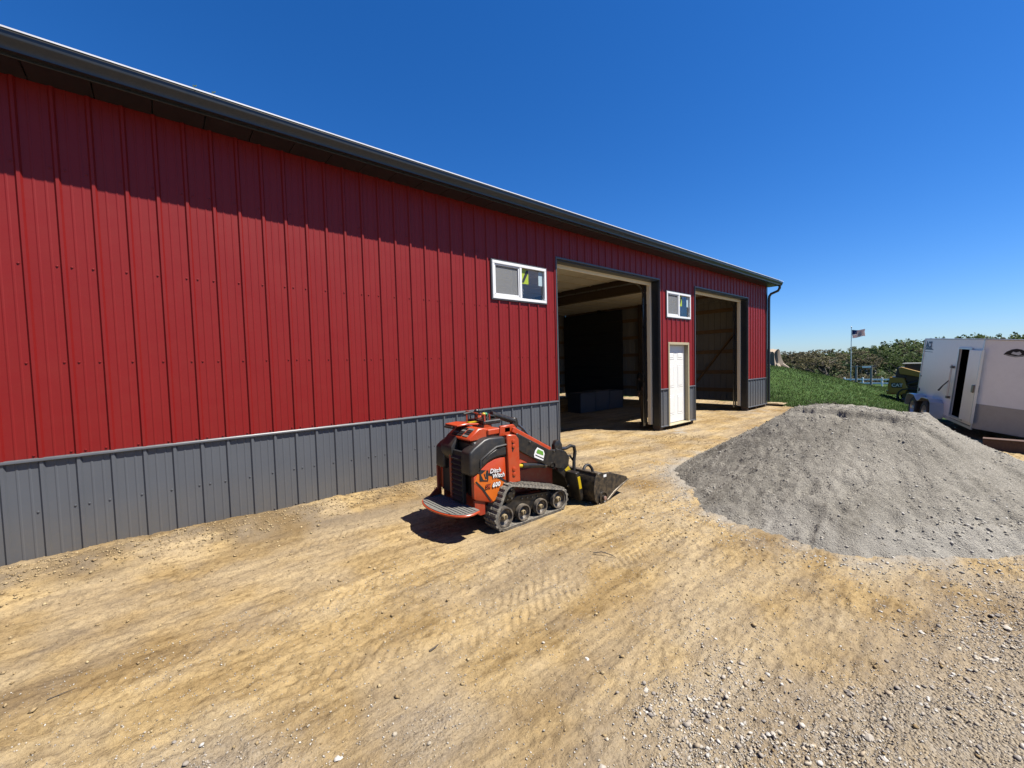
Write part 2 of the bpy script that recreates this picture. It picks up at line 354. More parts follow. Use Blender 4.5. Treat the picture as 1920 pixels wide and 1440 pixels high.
# the loader and the bucket have pressed the ground where they stand
def ground_sample(x, y):
    return float(base_h(np.array([x]), np.array([y]))[0]+(fine_h(np.array([x]), np.array([y]))[0] if -6 < x < 18 and -4 < y < 8 else 0))
stand = sstep(2.25,2.5,GX)*sstep(4.4,4.1,GX)*sstep(2.95,3.15,GYm)*sstep(4.4,4.15,GYm)
GZ = GZ*(1-stand)+stand*(-.006+.25*GZ)
GZ -= .02*np.exp(-((GYm-5.5)/.06)**2)*(GX < 5.8)
nV = GX.size; nyv, nxv = shp
idx = np.arange(nV).reshape(shp)
quads = np.stack([idx[:-1,:-1], idx[:-1,1:], idx[1:,1:], idx[1:,:-1]], -1).reshape(-1,4)
def np_mesh(name, V, F):
    me = bpy.data.meshes.new(name); V = np.ascontiguousarray(V, dtype=np.float32); F = np.ascontiguousarray(F, dtype=np.int32)
    me.vertices.add(len(V)); me.vertices.foreach_set('co', V.ravel()); k = F.shape[1]
    me.loops.add(F.size); me.loops.foreach_set('vertex_index', F.ravel()); me.polygons.add(len(F))
    me.polygons.foreach_set('loop_start', np.arange(0, F.size, k, dtype=np.int32)); me.update(calc_edges=True); me.validate()
    return me
def attr(me, name, vals):
    a = me.attributes.new(name, 'FLOAT', 'POINT'); a.data.foreach_set('value', np.ascontiguousarray(vals, dtype=np.float32).ravel())
def cattr(me, name, cols):
    a = me.color_attributes.new(name, 'FLOAT_COLOR', 'POINT'); c = np.ones((len(cols),4), np.float32); c[:,:3] = cols; a.data.foreach_set('color', c.ravel())
gme = np_mesh('ground', np.stack([GX.ravel(), GYm.ravel(), GZ.ravel()], -1), quads); gme.shade_smooth()
edge_x = 16.9+.55*fbm(GX*.9+4, GYm*.9, 4)+.5*sstep(3.8,5.2,GYm)-1.2*sstep(3.5,1.5,GYm)*0
inside = (GX > XW) & (GX < XE+.3) & (GYm > Y0-.5) & (GYm < YB+1.0)
grass_m = np.maximum(sstep(-.15,.35,GX-edge_x), sstep(12,20,GYm)*(~inside))
grass_m = np.where(inside, np.minimum(grass_m, sstep(-.15,.35,GX-edge_x)), grass_m)
attr(gme, 'grass', grass_m); attr(gme, 'gravel', gravel_mask(GX, GYm)*(1-sstep(5.5,7,GX)*.6))
ph_, pt_ = pile_h(GX, GYm); apron = np.exp(-np.clip(pt_-1,0,None)*4.2)*(pt_ > .9)*sstep(-.5,.3,fbm(GX*2.2,GYm*2.2,4)+.15*(pt_<1.12))
apron2 = np.exp(-((np.hypot(GX-9.75,(GYm-5.25)*1.6)/.55)**2))+.7*np.exp(-((np.hypot(GX-15.3,(GYm-5.2)*1.3)/.6)**2))
attr(gme, 'dust', np.clip(apron+apron2*sstep(-.3,.4,fbm(GX*4,GYm*4,3)), 0, 1))
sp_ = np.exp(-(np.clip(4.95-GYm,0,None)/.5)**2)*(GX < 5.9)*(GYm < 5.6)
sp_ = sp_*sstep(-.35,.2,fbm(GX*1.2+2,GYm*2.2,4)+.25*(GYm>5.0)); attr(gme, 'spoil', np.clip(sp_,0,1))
def ground_mat():
    m, t, b = nodes('graded_clay_dirt'); v = coords(t)
    A = lambda n: N(t, 'ShaderNodeAttribute', attribute_name=n).outputs['Fac']
    vs = coords(t, 'Object', (.42,2.0,1.5))
    n1 = noise(t, 1.3, 8, .62, vs); n2 = noise(t, 7, 8, .68, vs); n3 = noise(t, 60, 6, .7, v); n4 = noise(t, .45, 4, .5, v)
    c = ramp(t, n1, [(.27,(.114,.075,.034)),(.43,(.187,.132,.063)),(.56,(.255,.188,.096)),(.75,(.284,.219,.122))])
    dk = ramp(t, n2, [(.34,(.50,.45,.38)),(.48,(.95,.94,.92)),(.70,(1.12,1.10,1.05))]); c = mixc(t, .85, c, dk, 'MULTIPLY')
    gr = ramp(t, n3, [(.28,(.50,.46,.41)),(.46,(1,1,1)),(.72,(1.16,1.14,1.08))]); c = mixc(t, .8, c, gr, 'MULTIPLY')
    n5 = noise(t, 19, 6, .72, coords(t,'Object',(.7,1.2,1))); c = mixc(t, .75, c, ramp(t, n5, [(.36,(.56,.51,.45)),(.47,(1,1,1)),(.66,(1.14,1.12,1.07))]), 'MULTIPLY')
    br = ramp(t, n4, [(.48,(1,1,1)),(.66,(.74,.69,.62))]); c = mixc(t, .8, c, br, 'MULTIPLY')
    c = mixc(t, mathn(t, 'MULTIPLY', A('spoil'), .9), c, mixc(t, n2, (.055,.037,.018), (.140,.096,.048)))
    # stony pale part
    g = A('gravel'); sp = N(t, 'ShaderNodeTexVoronoi', i_Scale=70.); t.links.new(v, sp.inputs['Vector'])
    sp2 = N(t, 'ShaderNodeTexVoronoi', i_Scale=28.); t.links.new(v, sp2.inputs['Vector'])
    stone = ramp(t, N(t, 'ShaderNodeSeparateColor').outputs[0], [(0,(.115,.092,.068)),(.5,(.195,.160,.117)),(1,(.285,.26,.225))])
    t.links.new(sp.outputs['Color'], stone.node.inputs[0].links[0].from_node.inputs[0])
    gmix = mathn(t, 'MULTIPLY', g, mathn(t, 'MULTIPLY', noise(t, 9, 6, .7, v), 1.15), True)
    c = mixc(t, gmix, c, stone)
    pal = mathn(t, 'MULTIPLY', g, .35); c = mixc(t, pal, c, (.222,.184,.135))
    d = A('dust'); dc = ramp(t, n3, [(.3,(.135,.125,.11)),(.6,(.21,.198,.178)),(.8,(.25,.24,.22))])
    c = mixc(t, mathn(t, 'MULTIPLY', d, .85), c, dc)
    gs = A('grass'); gn = noise(t, 2.2, 8, .7, v); gn2 = noise(t, .25, 3, .5, v)
    gc = ramp(t, gn, [(.30,(.015,.031,.007)),(.5,(.026,.052,.010)),(.68,(.042,.070,.017)),(.82,(.07,.082,.029))])
    gc = mixc(t, mathn(t,'MULTIPLY',gn2,.5), gc, (.021,.042,.009))
    bc = mixc(t, mathn(t, 'GREATER_THAN', mathn(t, 'ADD', gs, mathn(t, 'MULTIPLY', mathn(t, 'SUBTRACT', noise(t, 5, 5, .7, v), .5), .7)), .5), c, gc)
    t.links.new(bc, b.inputs['Base Color']); b.inputs['Roughness'].default_value = .95; b.inputs['Specular IOR Level'].default_value = .12
    hh = mathn(t, 'ADD', mathn(t, 'MULTIPLY', n3, .6), mathn(t, 'ADD', mathn(t, 'MULTIPLY', n2, .7), mathn(t, 'MULTIPLY', mathn(t,'MULTIPLY', sp.outputs['Distance'], g), -.9)))
    bump(t, b, hh, 1.0, .022); return m
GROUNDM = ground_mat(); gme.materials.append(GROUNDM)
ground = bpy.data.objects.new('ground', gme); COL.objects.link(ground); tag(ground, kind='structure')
# height lookup on the built sheet
def gh(x, y):
    i = np.clip(np.searchsorted(gx, x)-1, 0, len(gx)-2); j = np.clip(np.searchsorted(gy, y)-1, 0, len(gy)-2)
    fx = (x-gx[i])/(gx[i+1]-gx[i]); fy = (y-gy[j])/(gy[j+1]-gy[j])
    return (GZ[j,i]*(1-fx)+GZ[j,i+1]*fx)*(1-fy)+(GZ[j+1,i]*(1-fx)+GZ[j+1,i+1]*fx)*fy
# ------------------------------------------------------------------ loose stones
_ph = (1+5**.5)/2
ICO_V = np.array([(-1,_ph,0),(1,_ph,0),(-1,-_ph,0),(1,-_ph,0),(0,-1,_ph),(0,1,_ph),(0,-1,-_ph),(0,1,-_ph),(_ph,0,-1),(_ph,0,1),(-_ph,0,-1),(-_ph,0,1)])/math.hypot(1,_ph)
ICO_F = np.array([(0,11,5),(0,5,1),(0,1,7),(0,7,10),(0,10,11),(1,5,9),(5,11,4),(11,10,2),(10,7,6),(7,1,8),(3,9,4),(3,4,2),(3,2,6),(3,6,8),(3,8,9),(4,9,5),(2,4,11),(6,2,10),(8,6,7),(9,8,1)])
OCT_V = np.array([(1,0,0),(-1,0,0),(0,1,0),(0,-1,0),(0,0,1),(0,0,-1)], float); OCT_F = np.array([(0,2,4),(2,1,4),(1,3,4),(3,0,4),(2,0,5),(1,2,5),(3,1,5),(0,3,5)])
def stones(name, x, y, z, size, cols, mat, parent=None, flat=.6, sink=.25, octa=False):
    BV, BF = (OCT_V, OCT_F) if octa else (ICO_V, ICO_F); nb = len(BV)
    n = len(x); v = BV[None]*(1+rng.uniform(-.28,.28,(n,nb,1)))
    v = v*np.stack([rng.uniform(.75,1.35,n), rng.uniform(.65,1.1,n), rng.uniform(flat*.7,flat*1.3,n)],-1)[:,None,:]
    a = rng.uniform(0,2*PI,n); ca, sa = np.cos(a)[:,None], np.sin(a)[:,None]
    vx = v[...,0]*ca-v[...,1]*sa; vy = v[...,0]*sa+v[...,1]*ca; v = np.stack([vx,vy,v[...,2]+.3*(vx*rng.uniform(-1,1,(n,1)))],-1)*(size/2)[:,None,None]
    v[...,2] += (z+size*flat*.5*(1-2*sink))[:,None]; v[...,0] += x[:,None]; v[...,1] += y[:,None]
    F = (BF[None]+nb*np.arange(n)[:,None,None]).reshape(-1,3)
    me = np_mesh(name, v.reshape(-1,3), F); cattr(me, 'tint', np.repeat(cols, nb, 0)); me.materials.append(mat)
    o = bpy.data.objects.new(name, me); COL.objects.link(o)
    if parent: o.parent = parent
    return o
def tint_mat(name, rough=.85, spec=.25, amount=.25, sc=45.):
    m, t, b = nodes(name); a = N(t, 'ShaderNodeAttribute', attribute_name='tint'); n = noise(t, sc, 4, .65, coords(t))
    c = ramp(t, n, [(.3,(1-amount,)*3),(.7,(1+amount,)*3)]); t.links.new(mixc(t, 1., a.outputs['Color'], c, 'MULTIPLY'), b.inputs['Base Color'])
    b.inputs['Roughness'].default_value = rough; b.inputs['Specular IOR Level'].default_value = spec
    bump(t, b, n, .3, .004); return m
STONEM = tint_mat('loose_limestone')
PALS = .45*np.array([(.64,.58,.49),(.56,.50,.42),(.72,.68,.61),(.46,.40,.33),(.50,.40,.28),(.36,.32,.28),(.60,.52,.40)])
def scatter(n, x0, x1, y0, y1, dens, smin, smax, pw):
    X = rng.uniform(x0,x1,n*6); Y = rng.uniform(y0,y1,n*6); k = rng.uniform(0,1,n*6) < dens(X,Y); X = X[k][:n]; Y = Y[k][:n]
    s = smin*(smax/smin)**(rng.uniform(0,1,len(X))**pw); return X, Y, s
ok_xy = lambda X,Y: (pile_h(X,Y)[1] > 1.0) & ~((X > 2.0) & (X < 4.5) & (Y > 3.0) & (Y < 4.4)) & (Y < 5.3)
pk = lambda X,Y: gravel_mask(X,Y)**1.6*(.15+.85*sstep(-.25,.35,fbm(X*2.3+9,Y*2.3,4)))*ok_xy(X,Y)
X, Y, s = scatter(70000, -.8, 5.6, -.6, 3.4, lambda X,Y: np.clip(pk(X,Y)*1.3+.05*ok_xy(X,Y),0,1), .0045, .013, 1.5)
tag(stones('fine_gravel', X, Y, gh(X,Y), s, PALS[rng.integers(0,7,len(X))]*rng.uniform(.75,1.12,(len(X),1)), STONEM, ground, octa=True, flat=.8), kind='stuff')
X, Y, s = scatter(12000, -.8, 5.6, -.6, 3.2, pk, .009, .030, 2.1)
g_o = stones('loose_gravel', X, Y, gh(X,Y), s, PALS[rng.integers(0,7,len(X))]*rng.uniform(.75,1.12,(len(X),1)), STONEM, ground); tag(g_o, kind='stuff')
DIRTC = .40*np.array([(.54,.40,.22),(.47,.34,.18),(.60,.46,.26),(.42,.30,.16)])
ck = lambda X,Y: (.03+.9*np.exp(-((Y-5.12)/.28)**2)*(X<5.6)+.35*sstep(.1,.6,fbm(X*.8+70,Y*1.5+20,3)))*ok_xy(X,Y)
X, Y, s = scatter(26000, -1.4, 9.5, 0, 5.42, ck, .006, .032, 2.6)
c_o = stones('dirt_crumbs', X, Y, gh(X,Y), s, DIRTC[rng.integers(0,4,len(X))]*rng.uniform(.85,1.12,(len(X),1)), tint_mat('dirt_crumb', .95, .1), ground, flat=.7, octa=True); tag(c_o, kind='stuff')
# the bigger stones one by one
st_me = []
for i in range(7):
    bm = bmesh.new(); bmesh.ops.create_icosphere(bm, subdivisions=2, radius=.5)
    sc = (random.uniform(.9,1.3), random.uniform(.7,1), random.uniform(.5,.75)); off = random.uniform(0,50)
    for vv in bm.verts:
        p = vv.co.copy(); d = 1+.55*float(vnoise(np.array([p.x*2.6+off+p.z]), np.array([p.y*2.6-p.z*2.1]))[0])
        vv.co = Vector((p.x*sc[0]*d, p.y*sc[1]*d, p.z*sc[2]*d))
    me = bpy.data.meshes.new('stone'); bm.to_mesh(me); bm.free()
    cc = PALS[(0,2,1,5,0,3,6)[i]]; cattr(me, 'tint', np.tile(cc, (len(me.vertices),1))); me.materials.append(STONEM); me.shade_smooth(); me.set_sharp_from_angle(angle=.5); st_me.append(me)
pk2 = lambda X,Y: (gravel_mask(X,Y)**2*(.25+.75*sstep(-.1,.3,fbm(X*2.3+9,Y*2.3,4)))+.012)*ok_xy(X,Y)
X, Y, s = scatter(190, -.4, 4.9, -.3, 2.9, pk2, .020, .042, 2.0)
for i in range(len(X)):
    o = bpy.data.objects.new('stone', st_me[random.randrange(7)]); COL.objects.link(o); o.parent = ground
    o.location = (X[i], Y[i], float(gh(X[i],Y[i]))+s[i]*.17); o.scale = (s[i],)*3; o.rotation_euler = (random.uniform(-.4,.4), random.uniform(-.4,.4), random.uniform(0,6.3))
# ------------------------------------------------------------------ gravel heap
px_ = np.arange(3.9, 9.7, .022); py_ = np.arange(-1.8, 3.95, .022); PX, PY = np.meshgrid(px_, py_, indexing='xy')
h, t_ = pile_h(PX, PY); keep = sstep(1.14,1.0,t_)
PZ = np.maximum(h,-.06)+pile_noise(PX,PY)*sstep(1.1,.8,t_)+gh(PX,PY)*.6-.02
PZ = np.where(h > .0, PZ, np.minimum(PZ, gh(PX,PY)+.012*keep-.05*(1-keep)))
idx = np.arange(PX.size).reshape(PX.shape); q_ = np.stack([idx[:-1,:-1], idx[:-1,1:], idx[1:,1:], idx[1:,:-1]],-1).reshape(-1,4)
okq = (t_.ravel()[q_].min(1) < 1.18); q_ = q_[okq]; used = np.unique(q_); remap = np.zeros(PX.size, int); remap[used] = np.arange(len(used))
pile_me = np_mesh('gravel_pile', np.stack([PX.ravel(),PY.ravel(),PZ.ravel()],-1)[used], remap[q_]); pile_me.shade_smooth()
attr(pile_me, 'dust', (sstep(.62,.9,t_)*sstep(-.25,.25,fbm(PX*1.4,PY*2.4,4))*(PX<5.6)).ravel()[used])
def pile_mat():
    m, t, b = nodes('crushed_limestone'); v = coords(t)
    n1 = noise(t, 1.6, 6, .6, v); vo = N(t, 'ShaderNodeTexVoronoi', i_Scale=95.); t.links.new(v, vo.inputs['Vector']); n3 = noise(t, 90, 5, .7, v)
    c = ramp(t, n1, [(.32,(.128,.117,.098)),(.5,(.164,.151,.128)),(.68,(.200,.185,.158))])
    sc = N(t, 'ShaderNodeSeparateColor'); t.links.new(vo.outputs['Color'], sc.inputs[0])
    cc = ramp(t, sc.outputs[0], [(0,(.72,.72,.72)),(.5,(1,1,1)),(.92,(1.1,1.1,1.08)),(1,(1.5,1.48,1.44))]); c = mixc(t, .8, c, cc, 'MULTIPLY')
    c = mixc(t, .6, c, ramp(t, n3, [(.3,(.6,.6,.6)),(.7,(1.25,1.25,1.25))]), 'MULTIPLY')
    d = N(t, 'ShaderNodeAttribute', attribute_name='dust').outputs['Fac']; c = mixc(t, mathn(t,'MULTIPLY',d,.45), c, (.235,.222,.198))
    t.links.new(c, b.inputs['Base Color']); b.inputs['Roughness'].default_value = .95; b.inputs['Specular IOR Level'].default_value = .15
    bump(t, b, mathn(t, 'ADD', mathn(t,'MULTIPLY',vo.outputs['Distance'],-.45), mathn(t,'ADD',mathn(t,'MULTIPLY',n3,.6),mathn(t,'MULTIPLY',noise(t, 34, 5, .7, v),1.1))), 1.0, .016); return m
pile_me.materials.append(pile_mat())
pile = bpy.data.objects.new('gravel_pile', pile_me); COL.objects.link(pile)
tag(pile, 'broad flat-topped heap of grey crushed gravel on the tan dirt', 'gravel pile')
def pz(x, y):
    i = np.clip(((x-px_[0])/.022).astype(int), 0, len(px_)-2); j = np.clip(((y-py_[0])/.022).astype(int), 0, len(py_)-2); return PZ[j,i]
GP = .62*np.array([(.33,.31,.275),(.29,.27,.235),(.44,.415,.37),(.25,.235,.205),(.32,.29,.24)])
def pd(X,Y):
    t = pile_h(X,Y)[1]; right = sstep(1.2,-.4,Y)*sstep(.35,.8,t)
    return (t < 1.08)*(.40+.6*sstep(-.1,.4,fbm(X*1.3+4,Y*1.3,3))*sstep(.2,.9,t)+right)
X, Y, s = scatter(36000, 4.1, 7.6, -1.2, 3.6, lambda X,Y: pile_h(X,Y)[1] < 1.08, .004, .012, 1.3)
tag(stones('stone_chips', X, Y, pz(X,Y), s, GP[rng.integers(0,5,len(X))]*rng.uniform(.8,1.2,(len(X),1)), tint_mat('stone_chip', .9, .2), pile, flat=.8, sink=.1, octa=True), kind='stuff')
X, Y, s = scatter(9000, 4.1, 7.6, -1.2, 3.6, pd, .009, .026, 2.8); s = s*(1+.5*sstep(1.0,-.3,Y)*sstep(.4,.85,pile_h(X,Y)[1]))
o = stones('crushed_stones', X, Y, pz(X,Y), s, GP[rng.integers(0,5,len(X))]*rng.uniform(.8,1.2,(len(X),1)), tint_mat('crushed_stone', .9, .2), pile, flat=.75, sink=.15); tag(o, kind='stuff')
X, Y, s = scatter(2600, 3.7, 6.4, -.9, 3.9, lambda X,Y: np.exp(-np.clip(pile_h(X,Y)[1]-1.05,0,None)*9)*(pile_h(X,Y)[1] > 1.04), .006, .026, 2.2)
o = stones('spilled_stones', X, Y, gh(X,Y), s, GP[rng.integers(0,5,len(X))]*rng.uniform(1.,1.5,(len(X),1)), MATS['crushed_stone'], pile, flat=.7); tag(o, kind='stuff')
# ------------------------------------------------------------------ metal building
bld = thing('metal_building', (5.5, Y0, 0), 'long red steel pole building with charcoal wainscot and two open garage bays', 'building')
RIB0, RP = -0.8303, .2286
ZG0, ZR0, ZT = .045, .985, 4.262
HOLES = [(4.30,5.56,2.81,3.44),(9.88,11.13,2.80,3.45),(9.94,11.035,-1,2.165),(5.86,9.56,-1,3.69),(11.41,15.16,-1,3.70)]
def prof_pts(x0, x1):
    # break points of the ribbed sheet between x0 and x1: (x, depth out of the wall)
    pts = []; k0 = int(math.floor((x0-RIB0)/RP))-1
    for k in range(k0, k0+int((x1-x0)/RP)+4):
        c = RIB0+k*RP+.016
        pts += [(c-.024,0),(c-.0105,.019),(c+.0105,.019),(c+.024,0)]
        for f in (.36,.68):
            m = c+RP*f; pts += [(m-.011,0),(m-.004,.0032),(m+.004,.0032),(m+.011,0)]
    def at(x):
        for (a,ha),(b,hb) in zip(pts,pts[1:]):
            if a <= x <= b: return ha+(hb-ha)*(x-a)/(b-a) if b > a else ha
        return 0
    return [(x0,at(x0))]+[p for p in pts if x0+1e-4 < p[0] < x1-1e-4]+[(x1,at(x1))]
def sheet(mb, x0, x1, z0, z1, y=Y0, sx=1):
    pp = prof_pts(x0, x1); n = len(pp)
    mb.add([(x,y-d,z0) for x,d in pp]+[(x,y-d,z1) for x,d in pp], [(i,i+1,n+i+1,n+i) for i in range(n-1)])
def cut(x0, x1, z0, z1):
    xs = sorted({x0,x1}|{h[i] for h in HOLES for i in (0,1) if x0 < h[i] < x1}); out = []
    for a, b in zip(xs, xs[1:]):
        m = (a+b)/2; iv = [(z0,z1)]
        for h in HOLES:
            if h[0] <= m <= h[1]:
                nv = []
                for p, q in iv:
                    if h[2] > p: nv.append((p, min(q,h[2])))
                    if h[3] < q: nv.append((max(p,h[3]), q))
                iv = [(p,q) for p,q in nv if q-p > 1e-3]
        out += [(a,b,p,q) for p,q in iv]
    return out
def screw(mb, x, z, y=Y0, r=.0075):
    mb.lathe([(r*1.5,0),(r*1.5,-.0015),(r,-.002),(r*.9,-.0065),(.0005,-.008)], (x,y-.001,z), 'y', 6)
lap = RIB0+RP-.008; panels = []
x = lap-.9144*6
while x < XE:
    panels.append((max(x,XW), min(x+.9144, XE-.02))); x += .9144
for px0, px1 in panels:
    if px1-px0 < .02: continue
    for nm, z0, z1, mat, rows in (('red_wall_panel', ZR0, ZT, RED, (1.012,1.825,2.685,3.545)), ('charcoal_wainscot_panel', ZG0, .962, GREY, (.085,.51))):
        mb = MB(); pieces = cut(px0, px1, z0, z1)
        if not pieces: continue
        for a,b,p,q in pieces: sheet(mb, a, b, p, q)
        o = mb.build(nm, mat, bld, smooth=12)
        sb = MB(); k0 = int(round((px0-RIB0)/RP))-1
        for k in range(k0, k0+6):
            c = RIB0+k*RP+.016
            for dx in ((-.042,.05) if (k-1) % 4 == 0 else (-.042,)):
                xx = c+dx
                for z in rows:
                    if px0 < xx < px1 and any(a+.01 < xx < b-.01 and p-.001 < z < q for a,b,p,q in pieces): screw(sb, xx, z+.004*math.sin(k*7.1))
        if sb.v:
            s_ = sb.build('panel_screw', mat, o); s_['kind'] = 'stuff'
def trim_runs(z): # x spans of the wall free of openings at height z
    xs = [(XW, 5.86),(9.56, 9.94),(11.035,11.41),(15.16,XE)] if z < 2.1 else [(XW,XE)]
    return xs
for a, b in trim_runs(1):
    MB().prism([(Y0-.002,.955),(Y0-.030,.958),(Y0-.032,.966),(Y0-.024,.986),(Y0-.002,.990)], a+.004, b-.004, 'x').build('transition_trim', TRIM, bld, bevel=.002)
    MB().prism([(Y0+.01,.012),(Y0-.026,.008),(Y0-.034,.016),(Y0-.030,.040),(Y0-.002,.046),(Y0+.01,.046)], a+.004, b-.004, 'x').build('base_trim', TRIM, bld, bevel=.002)
# skirt board behind the base trim
for a, b in trim_runs(1):
    MB().box((a+.15,Y0+.022,.0),(b-.15,Y0+.06,.22)).build('skirt_board', TREATED, bld)
# posts of the front wall stand behind the sheets
for x in (-4.6,-2.2,.2,2.6,5.0,16.70):
    MB().box((x-.07,Y0+.062,-.25),(x+.07,Y0+.20,4.2)).build('wall_post', TREATED, bld)
# girts behind the front sheets
for a, b in [(XW,5.70),(9.76,9.90),(11.06,11.24),(15.36,XE-.03)]:
    for z in (.55,1.35,2.15,2.72,3.55,4.1):
        MB().box((a,Y0+.021,z-.02),(b,Y0+.058,z+.12)).build('girt', PINE, bld)
# ----- garage bay openings
def bay(xa, xb, zt):
    # trim edge on the wall face
    MB().box((xa-.028,Y0-.027,.0),(xa+.004,Y0+.20,zt+.028)).build('jamb_trim', TRIM, bld, bevel=.003)
    MB().box((xb-.004,Y0-.027,.05),(xb+.012,Y0+.02,zt+.0)).build('jamb_trim', TRIM, bld, bevel=.003)
    MB().box((xb-.006,Y0+.0205,.05),(xb+.02,Y0+.21,zt-.03)).build('jamb_wrap', CHAR, bld, bevel=.003)
    MB().box((xb-.002,Y0+.012,-.30),(xb+.15,Y0+.205,.048)).build('jamb_post', TREATED, bld, bevel=.004)
    MB().box((xb+.022,Y0+.065,.049),(xb+.15,Y0+.205,4.2)).build('jamb_post', TREATED, bld)
    MB().box((xa-.18,Y0+.065,-.30),(xa-.03,Y0+.205,4.2)).build('jamb_post', TREATED, bld)
    # header
    MB().box((xa+.005,Y0-.024,zt-.004),(xb+.010,Y0+.02,zt+.03)).build('header_trim', TRIM, bld, bevel=.003)
    MB().box((xa+.005,Y0+.021,zt-.028),(xb-.007,Y0+.21,zt+.0)).build('header_wrap', CHAR, bld, bevel=.003)
    MB().box((xa-.03,Y0+.022,zt+.001),(xb+.02,Y0+.20,zt+.29)).build('header_beam', PINE, bld)
    # cream stop boards
    MB().box((xa+.005,Y0+.212,zt-.105),(xb-.075,Y0+.245,zt+.10)).build('header_stop', CREAM, bld, bevel=.003)
    MB().box((xb-.077,Y0+.212,.08),(xb+.06,Y0+.30,zt+.10)).build('jamb_stop', CREAM, bld, bevel=.003)
    # overhead-door track
    tr = [(xb-.05,Y0+.42,.02),(xb-.05,Y0+.42,zt-.32)]+[(xb-.05,Y0+.42+.35*(1-math.cos(a)),zt-.32+.35*math.sin(a)) for a in np.linspace(.2,PI/2,6)]+[(xb-.02,Y0+3.4,zt+.05)]
    t_ = MB()
    for p, q in zip(tr, tr[1:]): t_.bar(p, q, .055, .028, up=(0,.3,.9) if abs(q[2]-p[2]) < .3 else (0,1,0))
    t_.build('door_track', GALV, bld)
    MB().box((xb-.088,Y0+.33,.1),(xb-.048,Y0+.37,zt-.1)).build('track_angle', CHAR, bld)
    MB().tube([(xa-.1,Y0+.34,zt+.16),(xb+.1,Y0+.34,zt+.16)], .016, 8).build('torsion_bar', GALV, bld)
    MB().box((xa,Y0+.247,zt+.02),(xb,Y0+.29,zt+.30)).build('header_board', TREATED, bld)
bay(5.86, 9.56, 3.69); bay(11.41, 15.16, 3.70)
# ----- windows
def window(xa, xb, za, zb):
    w = thing_part('window', bld)
    f = MB(); y0, y1 = Y0-.036, Y0+.05; t = .048
    j = MB()
    for a,b,c,d in ((xa-.022,xb+.022,zb+.0,zb+.020),(xa-.022,xb+.022,za-.020,za-.0),(xa-.022,xa,za,zb),(xb,xb+.022,za,zb)): j.box((a,Y0-.028,c),(b,Y0+.02,d))
    j.build('window_trim', TRIM, w, bevel=.002)
    for a,b,c,d in ((xa,xb,zb-t,zb),(xa,xb,za,za+t),(xa,xa+t,za+t,zb-t),(xb-t,xb,za+t,zb-t)): f.box((a,y0,c),(b,y1,d))
    m = (xa+xb)/2; f.box((m-.026,y0+.003,za+t),(m+.026,y1,zb-t)); f.build('frame', VINYL, w, bevel=.004)
    s_ = MB(); u = .026; a0, a1, c0, c1 = xa+t, m-.026, za+t, zb-t
    for a,b,c,d in ((a0,a1,c1-u,c1),(a0,a1,c0,c0+u*1.6),(a0,a0+u,c0+u,c1-u),(a1-u,a1,c0+u,c1-u)): s_.box((a,y0+.014,c),(b,y1-.004,d))
    s_.build('sash', VINYL, w, bevel=.003)
    MB().box((a0+u,Y0+.016,c0+u*1.6),(a1-u,Y0+.021,c1-u)).build('pane', GLASS, w)
    MB().box((a0+u*.6,Y0-.004,c0+u),(a1-u*.6,Y0-.003,c1-u*.6)).build('insect_screen', SCREEN, w)
    b0, b1 = m+.026, xb-t
    MB().box((b0,Y0+.010,c0),(b1,Y0+.015,c1)).build('pane', GLASS, w)
    lw = (b1-b0)*.34; lz0, lz1 = c1-(c1-c0)*.50, c1-.012
    MB().box((b0+.004,Y0+.0065,lz0),(b0+lw,Y0+.0085,lz1)).build('label_sticker', LIME, w)
    MB().prism([(b0+.02,lz0+.02),(b0+.075,lz0+.02),(b0+lw-.004,lz1-.05),(b0+lw-.004,lz1-.012),(b0+lw-.05,lz1-.012)], Y0+.0042, Y0+.0062).build('label_stripe', INK, w)
    MB().box((b1-lw*.62,Y0+.0065,lz0+.0),(b1-.004,Y0+.0085,lz1)).build('label_sticker', PALE, w)
    return w
def thing_part(name, parent):
    o = bpy.data.objects.new(name, None); COL.objects.link(o); o.parent = parent; o.empty_display_size = .1
    WORLD_OFF[o.name] = WORLD_OFF[parent.name]; return o
window(4.30,5.56,2.81,3.44); window(9.88,11.13,2.80,3.45)
